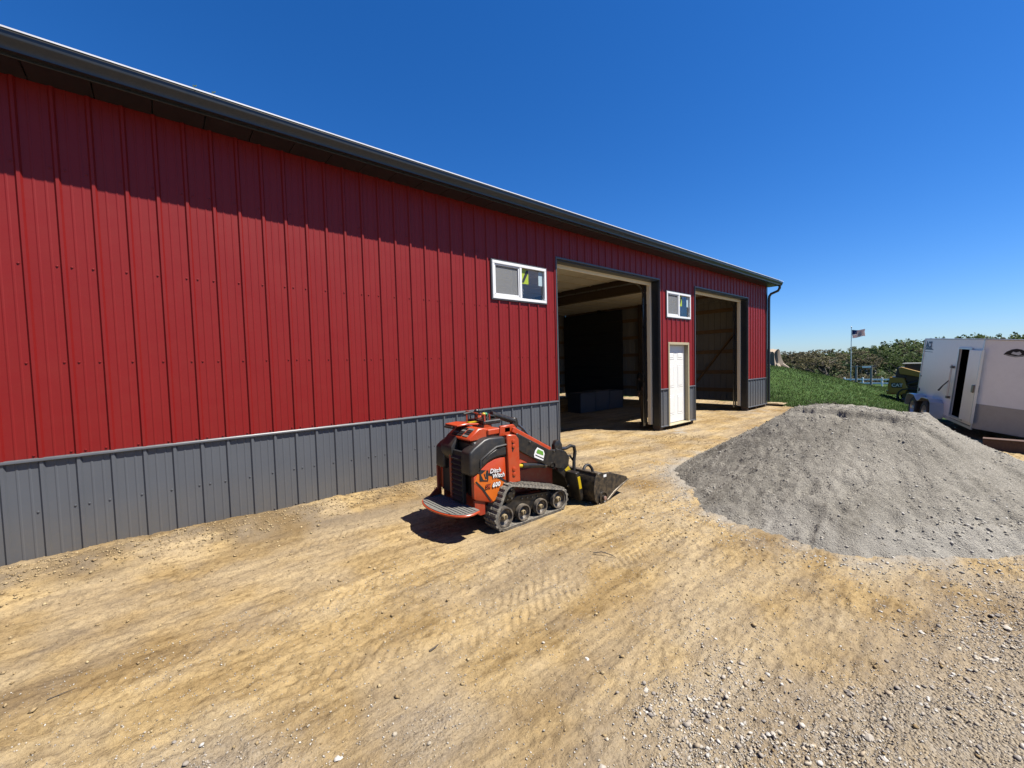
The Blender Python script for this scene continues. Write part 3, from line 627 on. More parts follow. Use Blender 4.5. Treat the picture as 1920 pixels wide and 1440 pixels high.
# ----- walk door
d = thing_part('entry_door', bld); xa, xb, zb = 9.94, 11.035, 2.165
fr = MB(); fr.box((xa,Y0-.030,.02),(xa+.062,Y0+.13,zb)); fr.box((xb-.062,Y0-.030,.02),(xb,Y0+.13,zb)); fr.box((xa+.062,Y0-.030,zb-.065),(xb-.062,Y0+.13,zb)); fr.build('frame', TAN, d, bevel=.005)
MB().prism([(Y0-.06,.012),(Y0-.06,.032),(Y0+.13,.052),(Y0+.13,.012)], xa-.01, xb+.01, 'x').build('threshold', TAN, d, bevel=.004)
sx0, sx1, sz0, sz1 = xa+.064, xb-.064, .058, zb-.068; sy = Y0+.078
slab = MB().box((sx0,sy,sz0),(sx1,sy+.045,sz1)).build('slab', DOORW, d, bevel=.003)
ww = sx1-sx0
for col in (0,1):
    pa = sx0+.105+col*(ww/2-.02); pb = pa+ww/2-.19
    for p, q in ((sz0+.20,sz0+.72),(sz0+.92,sz0+1.52),(sz0+1.66,sz0+1.86)):
        r_ = MB(); e = .028
        vs = [(pa,sy-.0005,p),(pb,sy-.0005,p),(pb,sy-.0005,q),(pa,sy-.0005,q)]
        vo = [(pa+e*.5,sy-.007,p+e*.5),(pb-e*.5,sy-.007,p+e*.5),(pb-e*.5,sy-.007,q-e*.5),(pa+e*.5,sy-.007,q-e*.5)]
        vi = [(pa+e,sy-.001,p+e),(pb-e,sy-.001,p+e),(pb-e,sy-.001,q-e),(pa+e,sy-.001,q-e)]
        vf = [(pa+2*e,sy-.008,p+2*e),(pb-2*e,sy-.008,p+2*e),(pb-2*e,sy-.008,q-2*e),(pa+2*e,sy-.008,q-2*e)]
        V_ = vs+vo+vi+vf; F_ = [(4*l+i,4*l+(i+1)%4,4*l+4+(i+1)%4,4*l+4+i) for l in range(3) for i in range(4)]+[(12,13,14,15)]
        r_.add(V_, F_); r_.build('raised_panel', DOORW, slab, smooth=0)
# ----- eave: soffit panels, fascia, gutter, roof
YE = Y0-.315
x = XW
while x < XE+.15:
    x1 = min(x+.4064, XE+.2)
    MB().add([(x+.002,YE,4.268),(x1-.002,YE,4.268),(x1-.002,Y0-.002,4.268),(x+.002,Y0-.002,4.268),(x+.006,YE,4.262),(x1-.006,YE,4.262),(x1-.006,Y0-.002,4.262),(x+.006,Y0-.002,4.262)],
             [(0,1,2,3),(4,5,6,7),(0,1,5,4),(1,2,6,5),(2,3,7,6),(3,0,4,7)]).build('soffit_panel', CHAR, bld, smooth=0); x += .4064
MB().box((XW,YE-.022,4.25),(XE+.2,YE-.001,4.44)).build('fascia', CHAR, bld, bevel=.003)
# K-style gutter
go = [(YE-.024,4.395),(YE-.024,4.268),(YE-.088,4.268),(YE-.090,4.290),(YE-.102,4.318),(YE-.122,4.340),(YE-.128,4.352),(YE-.128,4.392),(YE-.116,4.392),(YE-.116,4.356),(YE-.096,4.325),(YE-.080,4.277),(YE-.030,4.277),(YE-.030,4.395)]
gut = MB().prism(go, XW, 17.17, 'x').build('gutter', CHAR, bld, smooth=40)
MB().prism([(YE-.024,4.40),(YE-.024,4.266),(YE-.09,4.266),(YE-.13,4.345),(YE-.13,4.40)], 17.171, 17.178, 'x').build('gutter_end_cap', CHAR, gut)
MB().prism([(YE-.145,4.402),(YE-.145,4.415),(YE-.03,4.462),(YE-.03,4.452)], XW, 17.2, 'x').build('drip_edge', DRIP, bld)
YR = (Y0+YB)/2; ZRIDGE = 4.45+(YR-YE)*.333
rf = MB()
for s_ in (0,1):
    ya, yb = (YE-.02, YR) if s_ == 0 else (YB+.45, YR)
    rf.add([(XW,ya,4.435),(XE+.2,ya,4.435),(XE+.2,yb,ZRIDGE),(XW,yb,ZRIDGE),(XW,ya,4.475),(XE+.2,ya,4.475),(XE+.2,yb,ZRIDGE+.02),(XW,yb,ZRIDGE+.02)],
           [(0,1,2,3),(4,5,6,7),(0,1,5,4),(1,2,6,5),(2,3,7,6),(3,0,4,7)])
rf.build('roof', ROOFM, bld, smooth=0)
# flat steel ceiling with pale battens, dark joints and a deep drop beam
ZC = 4.258
ys = [Y0+.30,6.2,6.87,7.54,8.21,8.95,9.66,10.3,11.0,11.7,12.4,13.1,13.8,14.5,YB-.02]
for ya, yb in zip(ys, ys[1:]):
    for xa_, xb_ in ((XW+.05,-1.5),(-1.5,1.5),(1.5,4.3),(4.3,6.8),(6.8,8.3),(8.3,9.81),(9.81,11.2),(11.42,12.9),(12.9,14.4),(14.4,XE-.05)):
        MB().box((xa_+.012,ya+.012,ZC),(xb_-.012,yb-.012,ZC+.006)).build('ceiling_sheet', CEIL, bld, smooth=0)
    MB().box((XW+.05,yb-.022,ZC-.012),(XE-.05,yb+.022,ZC-.001)).build('ceiling_batten', CREAM, bld, smooth=0)
MB().box((XW+.05,Y0+.3,ZC+.02),(XE-.05,YB-.05,ZC+.05)).build('ceiling_deck', TREATED, bld, smooth=0)
for x in (11.31,5.2,-.5): MB().box((x-.10,Y0+.32,3.80),(x+.10,YB-.05,ZC-.013)).build('drop_beam', TREATED, bld)
# end wall, back wall and hidden end: ribbed white-backed sheets with girts
def far_wall_x(x, name, zb):
    y = Y0+.02
    while y < YB:
        y1 = min(y+.9144, YB); mb = MB(); pts = []
        for i in range(4):
            c = y+i*.2286; pts += [(c,0),(c+.19,0),(c+.20,.018),(c+.218,.018)]
        pts = [p for p in pts if p[0] < y1]+[(y1,0)]; n = len(pts)
        zt = [4.43+(min(p[0]-YE+.1, YB+.45-p[0]))*(ZRIDGE-4.43)/(YR-YE+.10) for p in pts]
        mb.add([(x+d,p,zb) for p,d in pts]+[(x+d,p,zt[i]) for i,(p,d) in enumerate(pts)], [(i,i+1,n+i+1,n+i) for i in range(n-1)]).build(name, LINER, bld, smooth=0); y = y1
far_wall_x(XE-.02, 'end_wall_panel', .055); far_wall_x(XW+.02, 'end_wall_panel', -.3)
for z in (.42,1.12,1.92,2.72,3.52,4.15):
    MB().box((XE-.062,Y0+.08,z),(XE-.024,YB-.05,z+.14)).build('girt', PINE, bld)
for y in (8.2,10.6,12.9): MB().box((XE-.20,y-.07,-.3),(XE-.064,y+.07,4.9)).build('wall_post', TREATED, bld)
MB().bar((XE-.082,8.05,.75),(XE-.082,5.85,3.55),.038,.20,up=(1,0,0)).build('diagonal_brace', PINE, bld)
mb = MB(); pts = []; x = XW
while x < XE-.03:
    pts += [(x,0),(x+.19,0),(x+.2,.018),(x+.218,.018)]; x += .2286
pts = [p for p in pts if p[0] < XE-.03]+[(XE-.03,0)]; n = len(pts)
mb.add([(p,YB+d,.085) for p,d in pts]+[(p,YB+d,4.6) for p,d in pts], [(i,i+1,n+i+1,n+i) for i in range(n-1)]).build('back_wall_panels', LINER, bld, smooth=0)
for z in (.42,1.12,1.92,2.72,3.52): MB().box((XW,YB-.042,z),(XE-.07,YB-.003,z+.14)).build('girt', PINE, bld)
for x in np.arange(-4.6,16,2.4): MB().box((x-.07,YB-.18,-.3),(x+.07,YB-.044,4.5)).build('wall_post', TREATED, bld)
# closed dark overhead door in the deep half of the end wall
for k in range(8): MB().box((XE-.28,11.46,-.1+k*.53),(XE-.235,YB-.1,.425+k*.53)).build('door_section', mk('black_door_section', (.05,.05,.052), .7) if k == 0 else MATS['black_door_section'], bld, bevel=.006)
# outside corner trim, downspout
MB().prism([(XE-.10,Y0-.028),(XE+.012,Y0-.028),(XE+.012,Y0+.10),(XE+.004,Y0+.10),(XE+.004,Y0-.020),(XE-.10,Y0-.020)], .03, 4.262, 'z').build('corner_trim', CHAR, bld, bevel=.002)
ds = MB(); pth = [(XE+.10,YE-.075,4.28),(XE+.10,YE-.07,4.17),(XE+.095,YE-.02,4.08),(XE+.075,Y0-.12,4.00),(XE+.06,Y0-.07,3.92),(XE+.058,Y0-.06,3.80),(XE+.058,Y0-.06,.12)]
ds.tube(pth, .044, 10); ds.build('downspout', CHAR, bld)
MB().box((XE-.16,Y0+.03,-.35),(XE-.02,Y0+.17,.04)).build('corner_post', TREATED, bld)
MB().box((11.22,Y0+.03,-.3),(11.36,Y0+.17,.044)).build('sill_block', TREATED, bld)
MB().box((16.0,Y0+.03,-.3),(16.12,Y0+.17,.044)).build('sill_block', TREATED, bld)
# ------------------------------------------------------------------ stand-on mini track loader
sk = thing('mini_track_loader', (3.0, 3.65, 0), 'orange and black stand-on mini track loader parked on the dirt by the wainscot', 'mini loader')
YN, YF = 3.33, 3.97                        # near and far side of the body
def mir(y): return 7.30-y
# --- tracks
def hull(pts):
    pts = sorted(set(pts)); cr = lambda o,a,b:(a[0]-o[0])*(b[1]-o[1])-(a[1]-o[1])*(b[0]-o[0])
    lo = []
    for p in pts:
        while len(lo) > 1 and cr(lo[-2],lo[-1],p) <= 0: lo.pop()
        lo.append(p)
    up = []
    for p in reversed(pts):
        while len(up) > 1 and cr(up[-2],up[-1],p) <= 0: up.pop()
        up.append(p)
    return lo[:-1]+up[:-1]
circ = [(3.445,.135,.135),(2.645,.135,.135),(2.735,.345,.118)]
hp = hull([(round(cx+r*math.cos(a),5), round(cz+r*math.sin(a),5)) for cx,cz,r in circ for a in np.linspace(0,2*PI,40)[:-1]])
def resample(P, step):
    P = [Vector((a,b)) for a,b in P]+[Vector(P[0])]; out = []; d = 0; L = sum((b-a).length for a,b in zip(P,P[1:])); n = int(L/step); st = L/n; t = 0
    for a, b in zip(P, P[1:]):
        l = (b-a).length
        while t <= l+1e-9 and len(out) < n: out.append(a+(b-a)*t/l); t += st
        t -= l
    return out
def make_track(ya, yb, side):
    trk = thing_part('track', sk); path = resample(hp, .028); n = len(path); belt = MB(); cen = sum(path, Vector((0,0)))/n
    nor = []
    for i in range(n):
        t = (path[(i+1)%n]-path[i-1]).normalized(); nor.append(Vector((t.y,-t.x)))
    for i in range(n):
        p, q = path[i], nor[i]
        inn = p-q*.026
        belt.v += [(p.x,ya+.006,p.y),(p.x,yb-.006,p.y),(inn.x,yb,inn.y),(inn.x,ya,inn.y)]
    belt.f += [(i*4+k, i*4+(k+1)%4, ((i+1)%n)*4+(k+1)%4, ((i+1)%n)*4+k) for i in range(n) for k in range(4)]
    lug = MB()
    for i in range(0, n, 2):
        p, q = path[i], nor[i]; t = Vector((-q.y,q.x))
        for yy0, yy1 in ((ya+.004,ya+(yb-ya)*.47),(ya+(yb-ya)*.53,yb-.004)):
            vs = []
            for hgt, ww in ((-.004,.017),(.012,.011)):
                for sgn in (-1,1):
                    for y in (yy0,yy1):
                        c = p+q*hgt+t*ww*sgn; vs.append((c.x,y,c.y))
            lug.add(vs, [(0,1,3,2),(4,6,7,5),(0,4,5,1),(2,3,7,6),(0,2,6,4),(1,5,7,3)])
    b_ = belt.build('belt', RUBBER, trk, smooth=40); lug.build('tread_lugs', RUBBER, trk, smooth=0)['kind'] = 'stuff'
    guides = MB()
    for i in range(0, n, 3):
        p, q = path[i]-nor[i]*.026, -nor[i]; m_ = (ya+yb)/2
        guides.bar((p.x,m_,p.y),(p.x+q.x*.03,m_,p.y+q.y*.03),.03,.02,up=(0,1,0))
    guides.build('drive_lugs', RUBBER, trk, smooth=0)['kind'] = 'stuff'
    s = -1 if side == 'n' else 1; ye = ya if side == 'n' else yb; yin = yb if side == 'n' else ya
    # rollers: two rims each with a dished web and a hub
    for cx, cz, r in ((2.645,.135,.103),(2.905,.118,.088),(3.165,.118,.088),(3.445,.135,.103)):
        w_ = MB()
        yo = ye-s*.012
        prof = [(r*.22,s*-.035),(r*.62,s*-.045),(r*.84,s*-.03),(r*.86,0),(r,0),(r,s*-.05),(r*.7,s*-.055),(r*.7,s*-.10),(r,s*-.105),(r,s*-.155),(.01,s*-.155)]
        w_.lathe(prof, (cx,yo,cz), 'y', 28); wh = w_.build('roller', WHEELM, trk, smooth=35)
        MB().lathe([(r*.30,s*-.045),(r*.30,s*-.008),(r*.24,s*.002),(.002,s*.004)], (cx,yo,cz), 'y', 14).build('hub_cap', HUB, wh)
        MB().box((cx-.007,yo+s*.005,cz-.022),(cx+.007,yo+s*.0055+.001,cz+.022)).build('hub_slot', BLKM, wh, smooth=0)
    # sprocket
    sp = MB(); cx, cz = 2.735,.345
    sp.lathe([(.045,s*-.09),(.082,s*-.09),(.082,s*-.06),(.045,s*-.05),(.03,s*-.03),(.001,s*-.03)], (cx,ye,cz), 'y', 20)
    for k in range(11):
        a = 2*PI*k/11; sp.bar((cx+.07*math.cos(a),ye-s*.085,cz+.07*math.sin(a)),(cx+.098*math.cos(a),ye-s*.085,cz+.098*math.sin(a)),.03,.03,up=(0,1,0))
    spo = sp.build('sprocket', BLKM, trk)
    for k in range(6):
        a = 2*PI*k/6; MB().lathe([(.011,0),(.011,s*.012),(.001,s*.014)], (cx+.055*math.cos(a),ye-s*.058,cz+.055*math.sin(a)), 'y', 6).build('sprocket_bolt', STEEL, spo)
    # track frame
    fm = MB().prism([(2.58,.10),(3.50,.10),(3.52,.20),(3.38,.24),(2.86,.30),(2.62,.22)], min(ye-s*.07,ye-s*.15), max(ye-s*.07,ye-s*.15)).build('track_frame', BLKM, trk, bevel=.008)
    for k in range(7): MB().lathe([(.009,0),(.009,s*.008),(.001,s*.010)], (2.92+k*.075, ye-s*.068, .255-.008*k), 'y', 6).build('frame_bolt', STEEL, trk)
make_track(3.24, 3.44, 'n'); make_track(mir(3.44), mir(3.24), 'f')
# --- chassis and belly
MB().prism([(2.46,.17),(3.46,.17),(3.56,.25),(3.56,.47),(3.40,.52),(2.90,.52),(2.46,.42)], 3.455, mir(3.455)).build('chassis', REDM, sk, bevel=.012)
MB().box((2.33,3.50,.22),(2.50,3.80,.40)).build('rear_subframe', REDM, sk, bevel=.01)
for y in (3.36,3.92): MB().prism([(2.33,.24),(2.40,.19),(2.46,.19),(2.46,.36),(2.33,.36)], y-.012, y+.012).build('step_bracket', REDM, sk, bevel=.004)
# --- side panels
side_poly = [(2.315,.385),(2.33,.365),(2.535,.292),(2.56,.297),(2.745,.455),(2.745,.735),(2.66,.745),(2.58,.738),(2.50,.715),(2.43,.675),(2.36,.62),(2.315,.60)]
for ya, yb in ((YN,YN+.05),(mir(YN+.05),mir(YN))):
    MB().prism(side_poly, ya, yb).build('side_panel', ORANGE, sk, bevel=.012, seg=2)
# inner engine block so nothing is hollow
MB().box((2.36,YN+.052,.36),(2.74,mir(YN+.052),.93)).build('engine_bay', BLKM, sk, bevel=.02)
# decals on the near side panel
yd = YN-.0012
MB().prism([(2.318,.665),(2.36,.625),(2.58,.56),(2.735,.452),(2.575,.315),(2.548,.305),(2.46,.42),(2.318,.545)][1:] , yd-.0008, yd+.0008).build('decal_panel', BRIGHT, sk, smooth=0)
MB().prism([(2.330,.548),(2.345,.556),(2.43,.470),(2.525,.315),(2.507,.320),(2.41,.460)], yd-.003, yd-.0015).build('decal_stripe', INK, sk, smooth=0)
MB().prism([(2.345,.640),(2.375,.650),(2.60,.575),(2.74,.478),(2.74,.455),(2.58,.555)], yd-.003, yd-.0015).build('decal_stripe', INK, sk, smooth=0)
MB().prism([(2.385,.663),(2.495,.638),(2.49,.530),(2.385,.550)], yd-.0055, yd-.0035).build('decal_badge', INK, sk, smooth=0)
MB().prism([(2.40,.612),(2.43,.625),(2.47,.650),(2.455,.605),(2.462,.560),(2.475,.542),(2.43,.553),(2.418,.575)], yd-.0075, yd-.006).build('decal_emblem', BRIGHT, sk, smooth=0)
MB().prism([(2.432,.612),(2.442,.618),(2.462,.560),(2.452,.556)], yd-.0095, yd-.008).build('decal_emblem', INK, sk, smooth=0)
text_on_side('Ditch', .064, 2.509, yd-.006, .602, .22, .0016, -.05).build('lettering', INK, sk, smooth=0).location.x += .004
text_on_side('Ditch', .064, 2.507, yd-.010, .605, .22, .0008, -.05).build('lettering', WHT, sk, smooth=0)
text_on_side('Witch', .064, 2.537, yd-.006, .546, .22, .0016, -.05).build('lettering', INK, sk, smooth=0).location.x += .004
text_on_side('Witch', .064, 2.535, yd-.010, .549, .22, .0008, -.05).build('lettering', WHT, sk, smooth=0)
text_on_side('600', .062, 2.535, yd-.006, .457, .22, .0045, -.02, 1.12).build('lettering', INK, sk, smooth=0)
text_on_side('600', .062, 2.535, yd-.010, .457, .22, .0018, -.02, 1.12).build('lettering', WHT, sk, smooth=0)
text_on_side('SK', .052, 2.450, yd-.006, .460, .22, .0045, -.02).build('lettering', INK, sk, smooth=0)
text_on_side('SK', .052, 2.450, yd-.010, .460, .22, .0004, -.02).build('lettering', ORANGE, sk, smooth=0)
# --- moulded black shoulder covers (near and far) with the stepped crease
cov = [(2.265,.625),(2.315,.602),(2.36,.622),(2.43,.677),(2.50,.717),(2.58,.740),(2.66,.747),(2.745,.737),(2.735,.935),(2.70,.955),(2.52,.965),(2.46,.955),(2.33,.885),(2.275,.845)]
for ya, yb in ((YN-.008,YN+.16),(mir(YN+.16),mir(YN-.008))):
    c_ = MB().prism(cov, ya, yb).build('shoulder_cover', BLACK, sk, bevel=.022, seg=3)
    yo = ya if ya < 3.6 else yb; s = -1 if ya < 3.6 else 1
    MB().tube([(2.735,yo+s*.004,.868),(2.60,yo+s*.004,.862),(2.52,yo+s*.004,.825),(2.40,yo+s*.004,.760),(2.395,yo+s*.003,.68)], .012, 6).build('crease', BLACK, c_)
    MB().prism([(2.42,.700),(2.50,.742),(2.60,.765),(2.73,.765),(2.73,.845),(2.61,.842),(2.53,.808),(2.42,.748)], yo-.004, yo+.004).build('cover_inset', BLACK, c_, bevel=.006)
# rear: recess, louvres, red pillar, pad
mk('deep_black', (.012,.012,.012), .7)
MB().box((2.285,3.485,.30),(2.33,3.665,.84)).build('rear_grille', MATS['deep_black'], sk, bevel=.006)
for k in range(9):
    z = .34+k*.052; MB().add([(2.262,3.492,z),(2.262,3.655,z),(2.290,3.655,z+.034),(2.290,3.492,z+.034),(2.262,3.492,z+.006),(2.262,3.655,z+.006),(2.290,3.655,z+.04),(2.290,3.492,z+.04)],[(0,1,2,3),(4,5,6,7),(0,1,5,4),(2,3,7,6),(1,2,6,5),(3,0,4,7)]).build('louvre', MATS['deep_black'], sk, smooth=0)
MB().box((2.27,3.67,.33),(2.33,3.705,.86)).build('rear_pillar', REDM, sk, bevel=.006)
MB().box((2.325,3.706,.36),(2.35,mir(YN+.019),.86)).build('rear_recess', MATS['deep_black'], sk)
MB().prism([(2.262,.80),(2.30,.72),(2.34,.72),(2.36,.99),(2.31,.93),(2.262,.87)], 3.64, mir(YN+.12)).build('rear_pad', BLACK, sk, bevel=.018, seg=2)
MB().prism([(2.268,.36),(2.315,.36),(2.315,.62),(2.268,.63)], mir(YN+.018), mir(YN-.004)).build('rear_corner', REDM, sk, bevel=.008)
# hood with slanted grille
hood = [(2.335,.945),(2.36,.935),(2.74,.935),(2.74,.995),(2.52,1.055),(2.46,1.055),(2.335,.965)]
hd = MB().prism(hood, 3.42, mir(3.46)).build('hood', ORANGE, sk, bevel=.01)
def hz(u): return (2.345+.11*u, .973+.080*u)      # along the slanted grille face
for i in range(3):
    for j in range(4):
        ya = 3.475+i*.105; u0 = .06+j*.23; x0, z0 = hz(u0); x1, z1 = hz(u0+.17)
        MB().add([(x0-.004,ya,z0+.005),(x0-.004,ya+.085,z0+.005),(x1-.004,ya+.085,z1+.005),(x1-.004,ya,z1+.005),(x0+.008,ya,z0-.006),(x0+.008,ya+.085,z0-.006),(x1+.008,ya+.085,z1-.006),(x1+.008,ya,z1-.006)],
                 [(0,1,2,3),(4,5,6,7),(0,1,5,4),(1,2,6,5),(2,3,7,6),(3,0,4,7)]).build('grille_slot', INK if (i+j) % 3 else GRIT, hd, smooth=0)
# hand rest bar and control plate over the hood
MB().prism([(2.33,1.068),(2.46,1.073),(2.74,1.045),(2.76,1.06),(2.47,1.092),(2.33,1.086)], 3.62, mir(3.44)).build('top_plate', ORANGE, sk, bevel=.005)
MB().box((2.315,3.70,1.040),(2.36,mir(3.44),1.067)).build('hand_rest', BLACK, sk, bevel=.008)
MB().box((2.56,3.40,.975),(2.73,3.55,1.035)).build('control_box', ORANGE, sk, bevel=.008)
MB().lathe([(.001,-.03),(.034,-.03),(.038,0),(.034,.05),(.001,.05)], (2.545,3.46,1.0), 'x', 14).build('fuel_cap', BLACK, sk)
MB().box((2.50,3.64,1.088),(2.70,3.70,1.096)).build('warning_strip', YEL, sk)
# control console: levers and knobs
con = MB().box((2.62,3.55,1.06),(2.86,3.86,1.105)).build('console', BLKM, sk, bevel=.01)
for x, y, z, m_ in ((2.69,3.64,1.165,YKN),(2.735,3.665,1.160,GRN),(2.64,3.70,1.13,REDM)):
    MB().tube([(x,y,1.09),(x,y,z)], .006, 6).build('lever', STEEL, con); MB().ball((x,y,z), .021).build('knob', m_, con)
for y in (3.60,3.72,3.84): MB().tube([(2.66,y,1.09),(2.645,y,1.16),(2.60,y+.01,1.185)], .008, 6).build('lever', BLKM, con)
MB().tube([(2.66,3.74,1.10),(2.665,3.74,1.20)], .022, 8).build('joystick', BLKM, con); MB().ball((2.667,3.74,1.20), (.028,.028,.022)).build('knob', BLKM, con)
MB().tube([(2.64,3.56,1.07),(2.64,3.56,1.165),(2.64,3.90,1.185),(2.64,3.90,1.07)], .011, 8).build('grab_bar', REDM, con)
MB().tube([(2.52,3.78,1.175),(2.63,3.76,1.19)], .014, 8).build('grip', BLACK, con)
MB().tube([(2.72,3.58,1.10),(2.72,3.58,1.17)], .009, 6).build('grab_post', REDM, con)
hs = MB()
for k in range(5):
    hs.tube([(2.72+.02*k,3.62+.05*k,1.10),(2.76+.02*k,3.64+.045*k,1.145+.006*k),(2.84,3.66+.03*k,1.13),(2.90,3.68+.02*k,1.06)], .012, 6)
hs.build('console_hoses', HOSE, sk)
# gauge decal plate
MB().box((2.775,3.385,.985),(2.845,3.388,1.03)).build('spec_plate', INK, sk)
# --- tower plates
tow = [(2.742,.455),(2.905,.445),(2.895,.905),(2.855,.955),(2.735,.972),(2.728,.94)]
for ya, yb in ((YN-.03,YN+.02),(mir(YN+.02),mir(YN-.03))):
    tp = MB().prism(tow, ya, yb).build('tower_plate', ORANGE, sk, bevel=.007)
    yo = ya if ya < 3.6 else yb; s = -1 if ya < 3.6 else 1
    for z in (.895,.845,.60,.545):
        MB().lathe([(.022,0),(.022,s*.010),(.012,s*.012),(.001,s*.013)], (2.815,yo,z), 'y', 12).build('pin_boss', ORANGE, tp)
    MB().prism([(2.795,.79),(2.81,.785),(2.815,.87),(2.80,.875)], yo+s*.002-.001, yo+s*.002+.001).build('keyway', INK, tp, smooth=0)
MB().prism([(2.70,.95),(2.93,.93),(2.95,1.00),(2.90,1.055),(2.72,1.055)], 3.385, 3.42).build('tower_head', ORANGE, sk, bevel=.006)
MB().prism([(2.70,.95),(2.93,.93),(2.95,1.00),(2.93,1.10),(2.86,1.145),(2.80,1.13),(2.72,1.055)], mir(3.46), mir(3.40)).build('tower_head', ORANGE, sk, bevel=.006)
# --- lift arms
for yc in (3.375, mir(3.375)):
    ar = thing_part('lift_arm', sk)
    MB().bar((2.86,yc,1.005),(3.42,yc,.700),.055,.060).build('arm_tube', ORANGE, ar, bevel=.008)
    MB().prism([(2.895,.955),(2.91,.965),(3.40,.705),(3.56,.690),(3.68,.640),(3.735,.56),(3.72,.475),(3.62,.440),(3.42,.500),(3.30,.560),(3.05,.70),(2.895,.79)], yc-.034, yc-.006).build('arm_plate', BLKM, ar, bevel=.006)
    MB().prism([(2.90,.82),(3.0,.77),(3.25,.58),(3.30,.55),(3.30,.51),(3.2,.55),(2.90,.70)], yc+.0, yc+.03).build('arm_brace', REDM, ar, bevel=.005)
    MB().prism([(3.49,.66),(3.62,.62),(3.625,.735),(3.585,.795),(3.525,.795),(3.49,.745)], yc-.028, yc+.03).build('knuckle', BLKM, ar, bevel=.012, seg=2)
    for bx, bz in ((3.085,.845),(3.46,.685),(3.505,.70)): MB().lathe([(.010,0),(.010,-.012),(.001,-.014)], (bx,yc-.035,bz), 'y', 8).build('arm_bolt', STEEL, ar)
    # lift cylinder
    MB().tube([(2.90,yc+.005,.600),(3.06,yc+.005,.575)], .020, 10).build('cylinder_rod', YEL, ar)
    MB().tube([(3.0,yc+.005,.588),(3.33,yc+.005,.535)], .031, 12).build('cylinder', BLKM, ar)
    MB().tube([(3.325,yc+.005,.536),(3.36,yc+.005,.531)], .037, 12).build('cylinder_gland', STEEL, ar)
    MB().lathe([(.036,-.045),(.036,.03),(.02,.035)], (3.44,yc,.515), 'y', 14).build('arm_pin', BLKM, ar)
# rental sticker on near arm plate
yk = 3.375-.036
MB().prism([(3.145,.690),(3.165,.735),(3.20,.765),(3.295,.715),(3.31,.675),(3.285,.60),(3.15,.66)], yk-.002, yk-.0005).build('rental_sticker', WHT, sk, smooth=0)
MB().prism([(3.18,.715),(3.205,.745),(3.285,.705),(3.29,.660),(3.19,.700)], yk-.004, yk-.0025).build('sticker_panel', GRNL, sk, smooth=0)
MB().prism([(3.165,.690),(3.29,.628),(3.288,.618),(3.165,.680)], yk-.004, yk-.0025).build('sticker_line', INK, sk, smooth=0)
# tilt cylinder on the far arm
MB().tube([(2.93,3.82,1.13),(3.28,3.82,1.01)], .036, 12).build('tilt_cylinder', BLKM, sk)
MB().tube([(3.26,3.82,1.02),(3.42,3.82,.90),(3.62,3.74,.62)], .018, 8).build('tilt_rod', STEEL, sk)
MB().prism([(3.25,1.06),(3.31,1.05),(3.33,.97),(3.25,.85),(3.20,.88)], 3.79, 3.85).build('tilt_bracket', BLKM, sk, bevel=.008)
hs = MB()
for k in range(3): hs.tube([(2.88,3.42+.02*k,1.0),(2.94,3.40+.02*k,1.01),(2.99,3.40+.02*k,.95),(3.2,3.40+.01*k,.85),(3.42,3.41,.75)], .010, 6)
hs.build('arm_hoses', HOSE, sk)
# --- cross tube, attachment plate, hydraulic couplers
MB().tube([(3.60,3.40,.56),(3.60,mir(3.40),.56)], .045, 12).build('cross_tube', BLKM, sk)
MB().prism([(3.58,.58),(3.70,.54),(3.78,.40),(3.82,.22),(3.815,.08),(3.76,.07),(3.74,.17),(3.66,.33),(3.55,.43)], 3.36, 3.40).build('attach_arm', BLKM, sk, bevel=.006)
MB().prism([(3.58,.58),(3.70,.54),(3.78,.40),(3.82,.22),(3.815,.08),(3.76,.07),(3.74,.17),(3.66,.33),(3.55,.43)], mir(3.40), mir(3.36)).build('attach_arm', BLKM, sk, bevel=.006)
MB().prism([(3.68,.40),(3.75,.41),(3.825,.06),(3.77,.05)], 3.20, mir(3.20)).build('attach_plate', BLKM, sk, bevel=.006)
MB().prism([(3.665,.42),(3.725,.345),(3.785,.375),(3.73,.455)], 3.354, 3.3585).build('warning_decal', YEL, sk, smooth=0)
MB().prism([(3.705,.35),(3.748,.355),(3.780,.205),(3.738,.20)], 3.194, 3.1985).build('warning_decal', YEL, sk, smooth=0)
MB().tube([(3.64,3.50,.60),(3.70,3.44,.66),(3.745,3.40,.665)], .022, 10).build('coupler', STEEL, sk)
MB().tube([(3.64,3.56,.56),(3.72,3.48,.585),(3.76,3.43,.56)], .022, 10).build('coupler', STEEL, sk)
MB().tube([(3.74,3.40,.665),(3.80,3.38,.69),(3.865,3.38,.67),(3.88,3.38,.60),(3.86,3.38,.50),(3.845,3.37,.40),(3.84,3.37,.33)], .021, 10).build('hydraulic_hose', HOSE, sk)
MB().tube([(3.74,3.42,.56),(3.82,3.41,.56),(3.86,3.40,.50)], .014, 8).build('hydraulic_hose', HOSE, sk)
MB().ball((3.72,3.42,.62), .02).build('coupler_cap', YEL, sk)
ln = MB(); ln.ball((3.74,3.352,.215),(.05,.006,.022)); ln.ball((3.76,3.352,.245),(.02,.006,.02)); ln.build('hose_fitting', STEEL, sk)
rg = MB(); rg.tube([(4.03+.085*math.cos(a),3.30+.02*math.sin(a),.335+.085*math.sin(a)) for a in np.linspace(-.4,PI+.5,16)], .018, 8); rg.build('hose_loop', HOSE, sk)
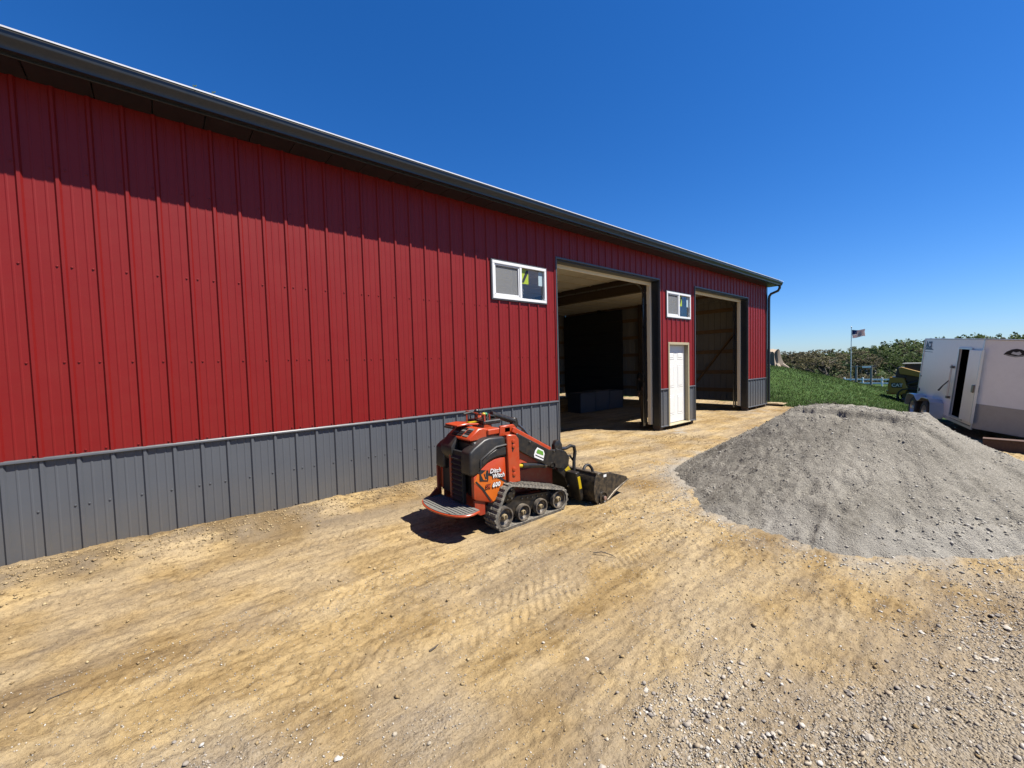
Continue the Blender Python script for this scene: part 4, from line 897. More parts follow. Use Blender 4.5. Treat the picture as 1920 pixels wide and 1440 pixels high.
# --- standing platform
pl = [(2.33,3.255)]+[(2.235-.235*math.sin(a)**.8 if 0 < a < PI else 2.235, 3.635-.405*math.cos(a)) for a in np.linspace(0,PI,22)]+[(2.33,4.015)]
plat = MB().prism(pl, .262, .282, 'z').build('platform', ORANGE, sk, bevel=.004)
pin_ = [(2.33-(2.33-x)*.965, 3.635+(y-3.635)*.965) for x,y in pl]
MB().prism(pin_, .2825, .2885, 'z').build('grit_tread', GRIT, plat)
for k in range(7):
    x = 2.29-.037*k; hw = .375*math.sqrt(max(.05,1-((2.235-x)/.235)**2)) if x < 2.235 else .375
    MB().box((x-.009,3.635-hw,.289),(x+.009,3.635+hw,.2945)).build('tread_strip', GRIT, plat)
MB().prism([(2.33,.29),(2.17,.295),(2.33,.42)], mir(3.33), mir(3.31)).build('side_gusset', REDM, plat, bevel=.003)
# --- bucket
bk = thing_part('bucket', sk); b0, b1 = 3.06, 4.24
sidep = [(3.90,.375),(3.865,.33),(3.835,.20),(3.855,.07),(3.91,.008),(4.0,-.006),(4.10,.02),(4.22,.085),(4.50,.175),(4.525,.19),(4.50,.235),(4.20,.335),(4.0,.375)]
for ya, yb in ((b0,b0+.014),(b1-.014,b1)): MB().prism(sidep, ya, yb).build('bucket_side', WORN, bk, bevel=.003)
shell = [(3.90,.375),(3.865,.33),(3.835,.20),(3.855,.07),(3.91,.008),(4.0,-.006),(4.10,.02),(4.22,.085),(4.50,.175)]
sh = MB(); n = len(shell)
for off in (0,1):
    for i,(x,z) in enumerate(shell):
        a = Vector(shell[max(0,i-1)]); b = Vector(shell[min(n-1,i+1)]); t = (b-a).normalized(); nr = Vector((-t.y,t.x))*.012*off
        sh.v += [(x+nr.x,b0+.0145,z+nr.y),(x+nr.x,b1-.0145,z+nr.y)]
for i in range(n-1):
    sh.f += [(2*i,2*i+1,2*i+3,2*i+2),(2*n+2*i,2*n+2*i+2,2*n+2*i+3,2*n+2*i+1)]
sh.f += [(0,2*n,2*n+1,1),(2*n-2,2*n-1,4*n-1,4*n-2)]
sh.build('bucket_shell', WORN, bk, smooth=40)
MB().prism([(4.34,.118),(4.545,.186),(4.54,.20),(4.34,.14)], b0-.004, b1+.004).build('cutting_edge', EDGE, bk, bevel=.002)
MB().prism([(3.91,.000),(4.0,-.014),(4.10,.012),(4.24,.085),(4.42,.150),(4.40,.168),(4.22,.108),(4.10,.042),(4.0,.016),(3.93,.024)], b0-.012, b0-.0005).build('wear_edge', EDGE, bk, bevel=.003)
MB().lathe([(.075,0),(.075,-.018),(.062,-.02),(.055,-.006),(.03,-.006),(.026,-.03),(.001,-.032)], (4.0,b0-.001,.075), 'y', 24).build('wear_boss', WORN, bk)
MB().lathe([(.026,0),(.024,-.01),(.001,-.012)], (4.005,b0-.030,.072), 'y', 12).build('boss_pin', mk('pinkish_rust', (.42,.24,.18), .6), bk)
MB().tube([(3.90,b0,.378),(3.90,b1,.378)], .014, 8).build('bucket_rim', WORN, bk)
MB().prism([(3.80,.36),(3.87,.34),(3.85,.06),(3.83,.06)], 3.45, mir(3.45)).build('bucket_mount', BLKM, bk, bevel=.006)
MB().box((4.02,b0-.003,.315),(4.075,b0-.001,.345)).build('serial_plate', WHT, bk)
# ------------------------------------------------------------------ white enclosed trailer, nose low
tl = empty('enclosed_trailer', (17.837,1.621,.144), (-.0841,.0437,3.4698)); tag(tl, 'white enclosed cargo trailer with open side door, standing nose-down behind the gravel', 'trailer')
TL, TH, TW = 3.89, 2.0, 2.1
sw = MB(); sw.box((.0,0,0),(2.62,.03,TH)); sw.box((2.62,0,1.78),(3.32,.03,TH)); sw.box((3.32,0,0),(TL,.03,TH)); sw.box((2.62,0,0),(3.32,.03,.095)); sw.build('side_wall', TWHITE, tl)
MB().box((.0,TW-.03,0),(TL,TW,TH)).build('side_wall', TWHITE, tl)
MB().box((.0,.031,0),(.03,TW-.031,TH-.01)).build('rear_door', TWHITE, tl)
MB().prism([(0,0),(TL,0),(TL+1.15,TW/2),(TL,TW),(0,TW)], -.02, .03, 'z').build('floor_deck', TYRE, tl)
MB().prism([(-.02,-.012),(TL+.01,-.012),(TL+1.17,TW/2),(TL+.01,TW+.012),(-.02,TW+.012)], TH+.001, TH+.03, 'z').build('roof_cap', ALU, tl, bevel=.008)
for s in (0,1):
    a = (TL,0) if s == 0 else (TL,TW); b = (TL+1.15,TW/2); dx, dy = b[0]-a[0], b[1]-a[1]; L_ = math.hypot(dx,dy); nx, ny = (dy/L_, -dx/L_) if s == 0 else (-dy/L_, dx/L_)
    MB().prism([a,b,(b[0]-nx*.03,b[1]-ny*.03),(a[0]-nx*.03,a[1]-ny*.03)], 0, TH, 'z').build('nose_panel', TWHITE, tl)
    e = .006
    MB().prism([(a[0]+nx*e,a[1]+ny*e),(b[0]+nx*e,b[1]+ny*e),(b[0]+nx*.001,b[1]+ny*.001),(a[0]+nx*.001,a[1]+ny*.001)], -.01, .56, 'z').build('stone_guard', TGREY, tl)
    if s == 0:
        def on_nose(u, z, o): return (a[0]+dx/L_*u+nx*o, a[1]+dy/L_*u+ny*o, z)
        em = MB(); P = [on_nose(.33+(u-.5)*.75, 1.65+(z-1.44)*.62,.003) for u,z in [(.50,1.52),(.56,1.62),(.66,1.70),(.76,1.73),(.86,1.71),(.96,1.64),(1.02,1.54),(.90,1.47),(.76,1.44),(.62,1.47)]]
        em.add(P, [tuple(range(len(P)))]); em.build('nose_emblem', INK, tl, smooth=0)
        em = MB(); P = [on_nose(.33+(u-.5)*.75, 1.65+(z-1.44)*.62,.006) for u,z in [(.66,1.55),(.70,1.63),(.76,1.60),(.83,1.64),(.88,1.56),(.82,1.51),(.74,1.53)]]
        em.add(P, [tuple(range(len(P)))]); em.build('emblem_figure', WHT, tl, smooth=0)
        em = MB()
        for z0_ in (1.455,):
            P = [on_nose(.33+(u-.5)*.75, 1.65+(z-1.44)*.62,.006) for u,z in [(.54,1.51),(.76,1.455),(.98,1.51),(.98,1.525),(.76,1.475),(.54,1.525)]]; em.add(P, [tuple(range(6))])
        em.build('emblem_band', WHT, tl, smooth=0)
MB().box((TL-.03,-.014,0),(TL+.012,.0,TH)).build('corner_molding', ALU, tl)
MB().box((-.012,-.014,-.02),(.04,.0,TH)).build('corner_molding', ALU, tl)
MB().box((0,-.012,-.05),(TL,.02,.012)).build('bottom_rail', ALU, tl)
MB().box((.1,.05,.04),(.12,TW-.05,TH-.05)).build('inner_wall', mk('dark_trailer_inside', (.05,.045,.04), .8), tl)
df = MB(); df.box((2.585,-.022,.06),(2.63,.0,1.81)); df.box((3.31,-.022,.06),(3.35,.0,1.81)); df.box((2.63,-.022,1.77),(3.31,.0,1.81)); df.box((2.63,-.022,.06),(3.31,.0,.10)); df.build('door_frame', ALU, tl)
# the door, hinged on the nose side and swung out
dr = bpy.data.objects.new('side_door', None); COL.objects.link(dr); dr.parent = tl; dr.location = (3.31,-.03,0); dr.rotation_euler = (0,0,math.radians(179))
dm = MB().box((-.67,-.02,.11),(0,.02,1.765)).build('door_leaf', TWHITE, dr, bevel=.004)
MB().box((-.672,-.024,.105),(-.645,.024,1.77)).build('door_edge', ALU, dr); MB().box((-.64,-.026,.11),(0,-.021,.135)).build('door_edge', ALU, dr)
MB().box((-.62,.021,.80),(-.52,.05,.98)).build('latch', STEEL, dr, bevel=.01); MB().box((-.62,-.05,.80),(-.52,-.021,.98)).build('latch', STEEL, dr, bevel=.01)
MB().tube([(2.42,-.05,.50),(2.42,-.05,1.36)], .018, 8).build('cam_bar', ALU, tl)
for z in (.52,1.30): MB().box((2.38,-.07,z-.03),(2.46,-.0,z+.03)).build('bar_bracket', STEEL, tl)
MB().tube([(2.42,-.06,.95),(2.22,-.10,.80),(2.04,-.12,.65)], [.014,.014,.022], 8).build('cam_handle', BLKM, tl)
# tandem wheels and fender
fp = [(.02,-.02),(.03,.16),(.12,.30),(.30,.345),(.72,.345),(.98,.24),(1.10,.22),(1.22,.25),(1.42,.36),(1.95,.37),(2.10,.30),(2.17,.10),(2.18,-.10)]
f_ = MB(); n = len(fp)
for i,(x,z) in enumerate(fp):
    a = Vector(fp[max(0,i-1)]); b = Vector(fp[min(n-1,i+1)]); t = (b-a).normalized(); q = Vector((-t.y,t.x))*.015
    f_.v += [(x,-.27,z),(x,-.001,z),(x+q.x,-.001,z+q.y),(x+q.x,-.27,z+q.y)]
f_.f += [(4*i+k,4*i+(k+1)%4,4*i+4+(k+1)%4,4*i+4+k) for i in range(n-1) for k in range(4)]+[(0,1,2,3),(4*n-4,4*n-3,4*n-2,4*n-1)]
f_.build('fender', ALU, tl, smooth=40)
for y, s in ((-.13,-1),(TW+.13,1)):
    for x in (.58,1.60):
        w_ = thing_part0('wheel', tl) if False else bpy.data.objects.new('wheel', None)
        COL.objects.link(w_); w_.parent = tl; w_.location = (x,y,-.04)
        MB().lathe([(.20,-.10),(.30,-.105),(.335,-.08),(.34,0),(.335,.08),(.30,.105),(.20,.10)], (0,0,0), 'y', 28).build('tyre', TYRE, w_)
        MB().lathe([(.205,-.10),(.19,-.085),(.17,s*.02),(.07,s*.05),(.06,s*.09),(.001,s*.095)], (0,0,0), 'y', 24).build('rim', ALU, w_)
MB().lathe([(.05,0),(.055,-.012),(.001,-.016)], (.10,-.001,.47), 'y', 12).build('tail_light', INK, tl); MB().box((.06,-.010,.87),(.12,-.001,.91)).build('marker_light', INK, tl)
text_on_side('ACS', .26, .12, -.004, 1.75, 0, .012, spacing=1.05).build('lettering', NAVY, tl, smooth=0)
MB().prism([(.06,1.69),(.20,1.745),(.42,1.735),(.62,1.748),(.80,1.69)],-.004,-.001).build('logo_line', NAVY, tl); MB().box((.08,-.004,1.625),(.74,-.001,1.64)).build('logo_line', NAVY, tl)
MB().bar((TL+1.1,TW/2,.0),(TL+2.1,TW/2,-.05),.10,.10).build('tongue', BLKM, tl)
MB().tube([(TL+.9,.9,-.25),(TL+.9,.9,.25)], .05, 10).build('jack', BLKM, tl)
# ------------------------------------------------------------------ rusty beam on the ground
gb = float(gh(np.array([12.1]),np.array([-.3]))[0])
bm_ = thing('steel_beam', (12.1,-.4,gb), 'rust-brown steel beam lying on the ground in front of the white trailer', 'beam')
MB().box((12.02,-2.1,gb-.02),(12.06,.16,gb+.21)).build('web', RUST, bm_, bevel=.003)
MB().box((12.0,-2.1,gb+.211),(12.19,.16,gb+.235)).build('flange', RUST, bm_, bevel=.003); MB().box((12.061,-2.1,gb-.02),(12.19,.16,gb+.01)).build('flange', RUST, bm_, bevel=.003)
# ------------------------------------------------------------------ yellow compact track loader
gl = float(gh(np.array([30.]),np.array([3.]))[0])
cl = empty('compact_track_loader', (30.15, 3.70, gl-.02), (0,0,-PI/2)); tag(cl, 'yellow and black compact track loader half hidden behind the white trailer', 'loader')
pth = [(.28,.36),(.34,.12),(.55,.0),(1.95,.0),(2.2,.10),(2.3,.3),(2.2,.5),(1.95,.62),(.75,.78),(.5,.74),(.36,.6)]
for y0_, y1_ in ((-.92,-.52),(.52,.92)):
    tk = bpy.data.objects.new('track', None); COL.objects.link(tk); tk.parent = cl
    b_ = MB(); n = len(pth); ce = (1.25,.36)
    for x, z in pth:
        xi, zi = ce[0]+(x-ce[0])*.93, ce[1]+(z-ce[1])*.86; b_.v += [(x,y0_,z),(x,y1_,z),(xi,y1_,zi),(xi,y0_,zi)]
    b_.f += [(4*i+k,4*i+(k+1)%4,4*((i+1)%n)+(k+1)%4,4*((i+1)%n)+k) for i in range(n) for k in range(4)]; b_.build('belt', TYRE, tk)
    for x in (.58,.98,1.38,1.78): MB().lathe([(.001,-.02),(.08,-.02),(.12,0),(.12,.2),(.001,.2)], (x,y0_+.02,.15), 'y', 14).build('roller', BLKM, tk)
    MB().lathe([(.001,-.02),(.14,-.02),(.16,0),(.16,.2),(.001,.2)], (.85,y0_+.04,.42), 'y', 16).build('sprocket', CATY, tk)
    MB().prism([(.55,.2),(2.0,.2),(2.0,.45),(.7,.62),(.5,.5)], y0_+.12, y1_-.05).build('track_frame', BLKM, tk)
MB().prism([(.12,.42),(2.2,.42),(2.2,.9),(.12,.9)], -.50, .50).build('lower_frame', BLKM, cl)
MB().prism([(.0,.50),(.62,.50),(.72,.75),(.55,1.32),(.02,1.36),(-.06,.9)], -.88, .88).build('engine_housing', CATY, cl, bevel=.03)
MB().prism([(-.10,.44),(.52,.44),(.52,.62),(-.10,.66)], -.86, .86).build('rear_bumper', CATY, cl, bevel=.02)
MB().box((-.125,-.80,.55),(-.101,-.70,.62)).build('tail_light', REDM, cl)
MB().prism([(.70,.92),(1.75,.92),(1.80,2.0),(.55,2.0),(.50,1.40)], -.47, .47).build('cab', mk('dark_cab', (.012,.013,.014), .3), cl, bevel=.03)
MB().box((.45,-.52,2.0),(1.85,.52,2.07)).build('cab_roof', GREYP, cl, bevel=.02)
MB().prism([(.20,1.30),(.62,1.30),(.46,1.86),(.28,1.86)], -.62, .62).build('arm_tower', BLKM, cl, bevel=.02)
for y in (-.72,.72):
    MB().prism([(.34,1.84),(.46,1.88),(1.5,1.50),(2.2,1.30),(2.5,.8),(2.4,.75),(2.1,1.15),(1.4,1.30),(.40,1.52)], y-.07, y+.07).build('lift_arm', CATY, cl, bevel=.02)
    MB().tube([(.62,y,.95),(1.4,y,1.28)], .06, 10).build('lift_cylinder', BLKM, cl)
MB().prism([(2.45,.05),(3.1,.05),(3.1,.10),(2.6,.12),(2.55,.6),(2.45,.6)], -.92, .92).build('bucket', BLKM, cl)
MB().prism([(.10,.80),(.52,.80),(.48,1.06),(.08,1.06)], -.892, -.884).build('decal_patch', INK, cl, smooth=0)
text_on_side('CAT', .22, .10, -.898, .86, 0, .006, spacing=1.0).build('lettering', WHT, cl, smooth=0)
MB().prism([(.10,.48),(.22,.48),(.22,.62),(.10,.62)], -.872, -.864).build('decal_patch', REDM, cl, smooth=0)
# ------------------------------------------------------------------ garage contents
fz = lambda x,y: float(gh(np.array([float(x)]),np.array([float(y)]))[0])
z0 = fz(12.6,9.8)
bn = thing('storage_bin', (12.6,9.9,z0), 'long low dark grey bin on the dirt floor deep in the first garage bay', 'bin')
for i, (a, b, h_) in enumerate(((11.30,12.12,.70),(12.14,12.98,.72),(13.0,13.84,.69))):
    MB().box((a,9.53,z0-.01),(b,10.15,z0+h_-.05)).build('bin_body', BLOCKM, bn, bevel=.015); MB().box((a-.008,9.515,z0+h_-.049),(b+.008,10.165,z0+h_)).build('bin_lid', BLOCKM, bn, bevel=.012)
# person just inside the jamb of the first bay
px_p, py_p = 10.16, 6.22; pz_p = fz(px_p,py_p)
def skinned(name, verts, edges, radii, root, mat, parent, sub=2):
    me = bpy.data.meshes.new(name); me.from_pydata(verts, edges, []); o = bpy.data.objects.new(name, me); COL.objects.link(o)
    md = o.modifiers.new('s','SKIN'); md.use_smooth_shade = True
    for i, r in enumerate(radii): me.skin_vertices[0].data[i].radius = r if isinstance(r, tuple) else (r,r)
    me.skin_vertices[0].data[root].use_root = True
    o.modifiers.new('u','SUBSURF').levels = sub
    dg = bpy.context.evaluated_depsgraph_get(); m2 = bpy.data.meshes.new_from_object(o.evaluated_get(dg)); bpy.data.objects.remove(o)
    m2.materials.clear(); m2.materials.append(mat); m2.shade_smooth(); o = bpy.data.objects.new(name, m2); COL.objects.link(o); o.parent = parent; return o
pr = empty('person', (px_p,py_p,pz_p), (0,0,math.radians(205))); tag(pr, 'person in black jacket and khaki trousers standing inside the first garage bay', 'person')
# local: facing +x
J = [(0,0,.92),(0,0,1.12),(0,0,1.36),(0,0,1.46),(.01,0,1.55),(.03,0,1.66),(.02,0,1.73),
     (0,.17,1.40),(-.02,.23,1.14),(.12,.20,.94),(.20,.18,.88),(0,-.17,1.40),(-.02,-.23,1.14),(.10,-.20,.94),(.18,-.18,.88),
     (0,.09,.88),(.02,.11,.48),(-.02,.12,.08),(.10,.13,.035),(.18,.14,.03),(0,-.09,.88),(.02,-.11,.48),(-.02,-.12,.08),(.10,-.13,.035),(.18,-.14,.03)]
Eg = [(0,1),(1,2),(2,3),(3,4),(4,5),(5,6),(2,7),(7,8),(8,9),(9,10),(2,11),(11,12),(12,13),(13,14),(0,15),(15,16),(16,17),(17,18),(18,19),(0,20),(20,21),(21,22),(22,23),(23,24)]
Rd = [(.10,.14),(.10,.13),(.11,.16),.06,.065,(.095,.08),.06,.055,.042,.032,.036,.055,.042,.032,.036,.085,.06,.045,.045,.035,.085,.06,.045,.045,.035]
body = skinned('body', J, Eg, Rd, 0, SKIN, pr)
def sub(idx, infl, name, mat):
    m = {j:i for i,j in enumerate(idx)}
    skinned(name, [J[j] for j in idx], [(m[a],m[b]) for a,b in Eg if a in m and b in m], [tuple(r_+infl for r_ in (Rd[j] if isinstance(Rd[j],tuple) else (Rd[j],Rd[j]))) for j in idx], 0, mat, pr)
sub([0,1,2,3,7,8,9,11,12,13], .022, 'jacket', JACKET); sub([0,15,16,17,20,21,22], .016, 'trousers', KHAKI)
for s in (1,-1):
    MB().prism([(-.07,.0),(.24,.0),(.26,.03),(.20,.07),(.05,.11),(-.06,.11)], s*.125-.05, s*.125+.05).build('shoe', TREATED, pr, bevel=.02, seg=2)
    hand = [J[10 if s == 1 else 14]]; vs = [hand[0]]; es = []; rr = [.03]
    for k in range(5):
        dy = (k-2)*.016; b_ = len(vs); L_ = (.035,.07,.08,.074,.055)[k]
        vs += [(hand[0][0]+.03,hand[0][1]+dy-s*.0,hand[0][2]-.02),(hand[0][0]+.03+L_*.5,hand[0][1]+dy*1.25,hand[0][2]-.04),(hand[0][0]+.03+L_*.75,hand[0][1]+dy*1.25,hand[0][2]-.04-L_*.5)]
        es += [(0,b_),(b_,b_+1),(b_+1,b_+2)]; rr += [.010,.009,.008]
    skinned('hand', vs, es, rr, 0, SKIN, pr, 1)
hr = MB(); hr.ball((.015,0,1.685),(.105,.088,.085), 14, 8); hr.v = [(x-.012 if z < 1.70 else x, y, max(z,1.655+.05*(x>.06)*1)) for x,y,z in hr.v]; hr.build('hair', HAIR, pr)
MB().prism([(.11,1.635),(.135,1.605),(.115,1.60)], -.014, .014).build('nose', SKIN, pr, bevel=.004)
for s in (1,-1):
    MB().ball((.105,s*.032,1.64),(.012,.014,.009)).build('eye', INK, pr); MB().ball((.02,s*.088,1.625),(.022,.012,.032)).build('ear', SKIN, pr)
MB().ball((.112,0,1.575),(.008,.024,.006)).build('mouth', REDM, pr)
# ------------------------------------------------------------------ small things on the dirt
z0 = fz(17.35,5.3)
pw = thing('plywood_offcut', (17.3,5.25,z0), 'raw plywood offcuts lying on the dirt by the building corner', 'plywood')
MB().prism([(17.08,4.98),(17.75,5.05),(17.70,5.60),(17.03,5.52)], z0+.02, z0+.035, 'z').build('sheet', PLY, pw); MB().prism([(17.10,5.15),(17.55,5.12),(17.60,5.55),(17.12,5.56)], z0+.04, z0+.055, 'z').build('sheet', PLY, pw)
def twig(pts, r, label):
    P = [(x,y,fz(x,y)+dz) for x,y,dz in pts]; o = MB().tube(P, [r]+[r*.85]*(len(P)-2)+[r*.4], 6)
    f = MB(); f.v = o.v; f.f = o.f
    b_ = f.build('twig', BARK, None, origin=P[0]); tag(b_, label, 'twig', 'twigs on the dirt'); return b_
twig([(2.86,2.30,.012),(2.90,2.24,.03),(2.93,2.16,.02),(2.94,2.12,.008)], .0045, 'short curved dark twig on the dirt in front of the mini loader')
twig([(1.15,2.17,.006),(1.19,2.17,.009),(1.22,2.185,.005)], .006, 'stubby black stick beside the tread prints in the middle foreground')
twig([(-.52,3.18,.006),(-.47,3.19,.008),(-.42,3.205,.005)], .0028, 'thin brown twig on the dirt near the left edge')
twig([(4.9,3.9,.01),(5.1,3.75,.05),(5.3,3.70,.03)], .008, 'forked dark twig at the left toe of the gravel heap')
z0 = fz(17.6,3.5); br = thing('brush_heap', (17.6,3.6,z0), 'small heap of dark brush at the grass edge behind the gravel', 'brush')
for k in range(16):
    y = 3.1+k*.07; a = random.uniform(-1,1); MB().tube([(17.6+random.uniform(-.2,.2),y,z0+.02),(17.6+random.uniform(-.2,.2),y-.25*a,z0+.12+.10*random.random()),(17.6,y-.5*a,z0+.10+.22*random.random())], [.018,.012,.004], 5).build('brush_stem', BARK, br)
# seedlings in the gutter
for i, (x, lab) in enumerate(((.41,'tiny green seedling sprouting from the roof gutter, left one'),(.56,'tiny green seedling sprouting from the roof gutter, right one'))):
    sd = thing('gutter_seedling', (x,5.11,4.30), lab, 'seedling', 'seedlings in the gutter')
    MB().tube([(x,5.11,4.30),(x+.004,5.10,4.40),(x+.01,5.095,4.452)], .003, 5).build('stem', mk('seedling_green', (.20,.32,.07), .6) if i == 0 else MATS['seedling_green'], sd)
    for k in range(5):
        a = k*1.3; c = Vector((x+.01,5.095,4.44+.006*k)); d_ = Vector((math.cos(a),math.sin(a),.35))*.026; s_ = Vector((-math.sin(a),math.cos(a),0))*.009
        MB().add([c, c+d_*.5+s_, c+d_, c+d_*.5-s_], [(0,1,2,3)]).build('leaf', MATS['seedling_green'], sd, smooth=0)
# ------------------------------------------------------------------ beyond the yard
LEAFM = tint_mat('spring_foliage', .7, .2, .18, 3.)
_t = LEAFM.node_tree; _tr = N(_t, 'ShaderNodeBsdfTranslucent'); _mx = N(_t, 'ShaderNodeMixShader', i_0=.35); _b = _t.nodes['Principled BSDF']
_t.links.new(_b.inputs['Base Color'].links[0].from_socket, _tr.inputs[0]); _t.links.new(_b.outputs[0], _mx.inputs[1]); _t.links.new(_tr.outputs[0], _mx.inputs[2]); _t.links.new(_mx.outputs[0], _t.nodes['Material Output'].inputs[0])
def leaf_cloud(cx, cy, cz, rx, rz, n, size, col, var=.25, hollow=.35):
    # leaf faces through the volume of several uneven lobes
    k = max(4, int(n/45)); lob = rng.normal(0,1,(k,3)); lob /= np.linalg.norm(lob,axis=1)[:,None]; lob *= rng.uniform(.25,.85,(k,1))
    li = rng.integers(0,k,n); p = rng.normal(0,1,(n,3)); p /= np.linalg.norm(p,axis=1)[:,None]; p *= (rng.uniform(hollow,1,(n,1)))**.6*rng.uniform(.25,.5,(k,1))[li]
    p = lob[li]+p; c = np.stack([cx+p[:,0]*rx, cy+p[:,1]*rx, cz+p[:,2]*rz],-1)
    a = rng.normal(0,1,(n,3)); a /= np.linalg.norm(a,axis=1)[:,None]; b = np.cross(a, rng.normal(0,1,(n,3))); b /= np.linalg.norm(b,axis=1)[:,None]+1e-6
    s = size*rng.uniform(.5,1.3,(n,1)); V = np.stack([c+a*s, c+b*s*.7, c-a*s, c-b*s*.7],1).reshape(-1,3)
    shade = rng.uniform(1-var,1+var,(k,1))[li]*rng.uniform(.85,1.15,(n,1))
    return V, np.repeat(.85*np.asarray(col)[None]*shade, 4, 0)
def cloud_obj(name, parts, mat, parent=None):
    V = np.concatenate([p[0] for p in parts]); Cc = np.concatenate([p[1] for p in parts]); F = np.arange(len(V)).reshape(-1,4)
    me = np_mesh(name, V, F); cattr(me, 'tint', Cc); me.materials.append(mat); o = bpy.data.objects.new(name, me); COL.objects.link(o)
    if parent: o.parent = parent
    return o
def tree(name, label, x, y, h, w, col, nleaf, leaf, bare=1., group=None, trunk_h=.3):
    z = float(gh(np.array([x]),np.array([y]))[0])-.1
    t = empty(name, (x,y,z)); tag(t, label, 'tree', group); tr = MB(); tips = []
    def limb(p, d, L, r, lv):
        pts = [p]; q = p.copy(); dd = d.copy()
        for i in range(3):
            dd = (dd+Vector((random.uniform(-.25,.25),random.uniform(-.25,.25),random.uniform(-.06,.16)))).normalized(); q = q+dd*L/3; pts.append(q.copy())
        tr.tube(pts, [r,r*.8,r*.62,r*.45], 5 if lv else 7, caps=False)
        if lv < 3:
            for i in range(3 if lv else 5):
                a = random.uniform(0,2*PI); f = random.choice(pts[1:]) if lv else pts[random.choice((1,2,3))]
                nd = (dd*.55+Vector((math.cos(a),math.sin(a),random.uniform(.05,.6)))*.8).normalized(); limb(f, nd, L*random.uniform(.55,.8), r*.5, lv+1)
        else: tips.append(q)
    limb(Vector((0,0,0)), Vector((0,0,1)), h*trunk_h*1.3, h*.035, 0)
    mx = max(v[2] for v in tr.v); mr = max(math.hypot(v[0],v[1]) for v in tr.v); sz_ = h/mx*.97; sr = w/2/mr
    tr.v = [(a*sr,b*sr,c*sz_) for a,b,c in tr.v]
    tr.build('trunk', BARK, t, smooth=60)
    parts = []; per = max(2,int(nleaf/max(1,len(tips))))
    for q in tips:
        parts.append(leaf_cloud(q.x*sr,q.y*sr,q.z*sz_, w*.10, h*.08, per, leaf, np.array(col)*random.uniform(.8,1.2), .2, .1))
    if parts: cloud_obj('crown', parts, LEAFM, t)
    return t
TG = 'trees beyond the grassy mound'
tree('spreading_oak', 'wide spreading oak with bare dark limbs beyond the grassy mound', 68.5, 15.0, 4.6, 9.5, (.13,.115,.06), 2600, .11, group=TG, trunk_h=.22)
BR = (.125,.11,.065); OL = (.105,.115,.05); GR = (.075,.105,.035)
spec = [(78,25.2,6.2,7,OL,2600,'olive budding tree at the foot of the pale stump'),(84,23.2,6.6,7.5,BR,2400,'brown budding tree second from the building corner'),(80,20.6,6.4,7,BR,2400,'brownish half-bare tree left of the spreading oak'),
        (88,19.0,7.4,8,BR,2600,'taller brown budding tree behind the spreading oak'),(92,16.2,8.0,8.5,OL,3000,'olive budding tree right behind the flagpole'),(86,13.4,6.6,7.5,BR,2400,'half-bare brown tree behind the garden frame'),
        (96,11.4,7.2,8,GR,3000,'leafy green tree right of the garden frame'),(100,8.6,7.4,8.5,GR,3000,'leafy green tree above the right end of the fence'),(104,5.6,7.8,9,GR,3000,'leafy green tree beside the yellow loader'),(98,29,8,9,OL,2600,'olive tree hidden mostly by the building corner')]
for x,y,h_,w_,c_,n_,lab in spec: tree('budding_tree', lab, x, y, h_*.84, w_, c_, int(n_*1.5), .11, group=TG)
# low shrubs along the far fence line
for i,(x,y,s_,lab) in enumerate(((70,13.2,1.6,'brown shrub at the left end of the white fence'),(72,10.9,1.5,'small shrub behind the garden frame posts'),(73,8.2,1.9,'olive shrub behind the right part of the white fence'),(74,5.4,1.8,'olive shrub between fence and yellow loader'))):
    z = fz(x,y); sh_ = empty('shrub', (x,y,z)); tag(sh_, lab, 'shrub', 'shrubs along the fence'); cloud_obj('foliage', [leaf_cloud(0,0,s_*.5,s_*.9,s_*.55,700,.10,BR if i < 2 else OL)], LEAFM, sh_)
    MB().tube([(0,0,-.1),(.05,0,s_*.4),(.1,.05,s_*.8)], [.05,.03,.01], 6).build('stem', BARK, sh_)
# wooded hill
hx = np.linspace(125,520,80); hy = np.linspace(-320,420,130); HX, HY = np.meshgrid(hx,hy,indexing='xy')
def hill_h(X, Y):
    rid = np.interp(Y, [-400,-60,-7,14,31,52,69,85,120,420], [1,2.2,1.8,1.4,.4,-2.6,-4.2,-6.0,-7,-8])
    u = sstep(135,300,X); return -9.5+(rid+9.5)*u-sstep(330,520,X)*8+.8*fbm(X*.02,Y*.02,3)
HZ = hill_h(HX,HY); idx = np.arange(HX.size).reshape(HX.shape); F = np.stack([idx[:-1,:-1],idx[:-1,1:],idx[1:,1:],idx[1:,:-1]],-1).reshape(-1,4)
hme = np_mesh('hill', np.stack([HX.ravel(),HY.ravel(),HZ.ravel()],-1), F); hme.shade_smooth(); hme.materials.append(mk('forest_floor', (.075,.075,.04), .95, var=.3, scale=.1, spec=.1))
hill = bpy.data.objects.new('hill', hme); COL.objects.link(hill); tag(hill, kind='structure')
parts = []
cols = [(.060,.090,.028),(.085,.115,.038),(.045,.070,.026),(.10,.095,.055),(.030,.052,.022),(.12,.145,.05)]
n = 1500
X = rng.uniform(138,312,n); Y = rng.uniform(-.14,.36,n)*X; zz = hill_h(X,Y)
for i in range(n):
    u = (X[i]-138)/170; r = rng.uniform(2.4,4.4); h_ = rng.uniform(5,9)
    j = rng.choice(6, p=(.25,.2,.2,.12,.18,.05) if u < .65 else (.25,.33,.08,.10,.06,.18))
    parts.append(leaf_cloud(X[i],Y[i],zz[i]+h_*.55, r, h_*.5, 92, rng.uniform(.38,.62), cols[j], .25, .5))
wood = cloud_obj('woods', parts, LEAFM); tag(wood, 'dense green woods covering the far hillside', 'woods', kind='stuff')
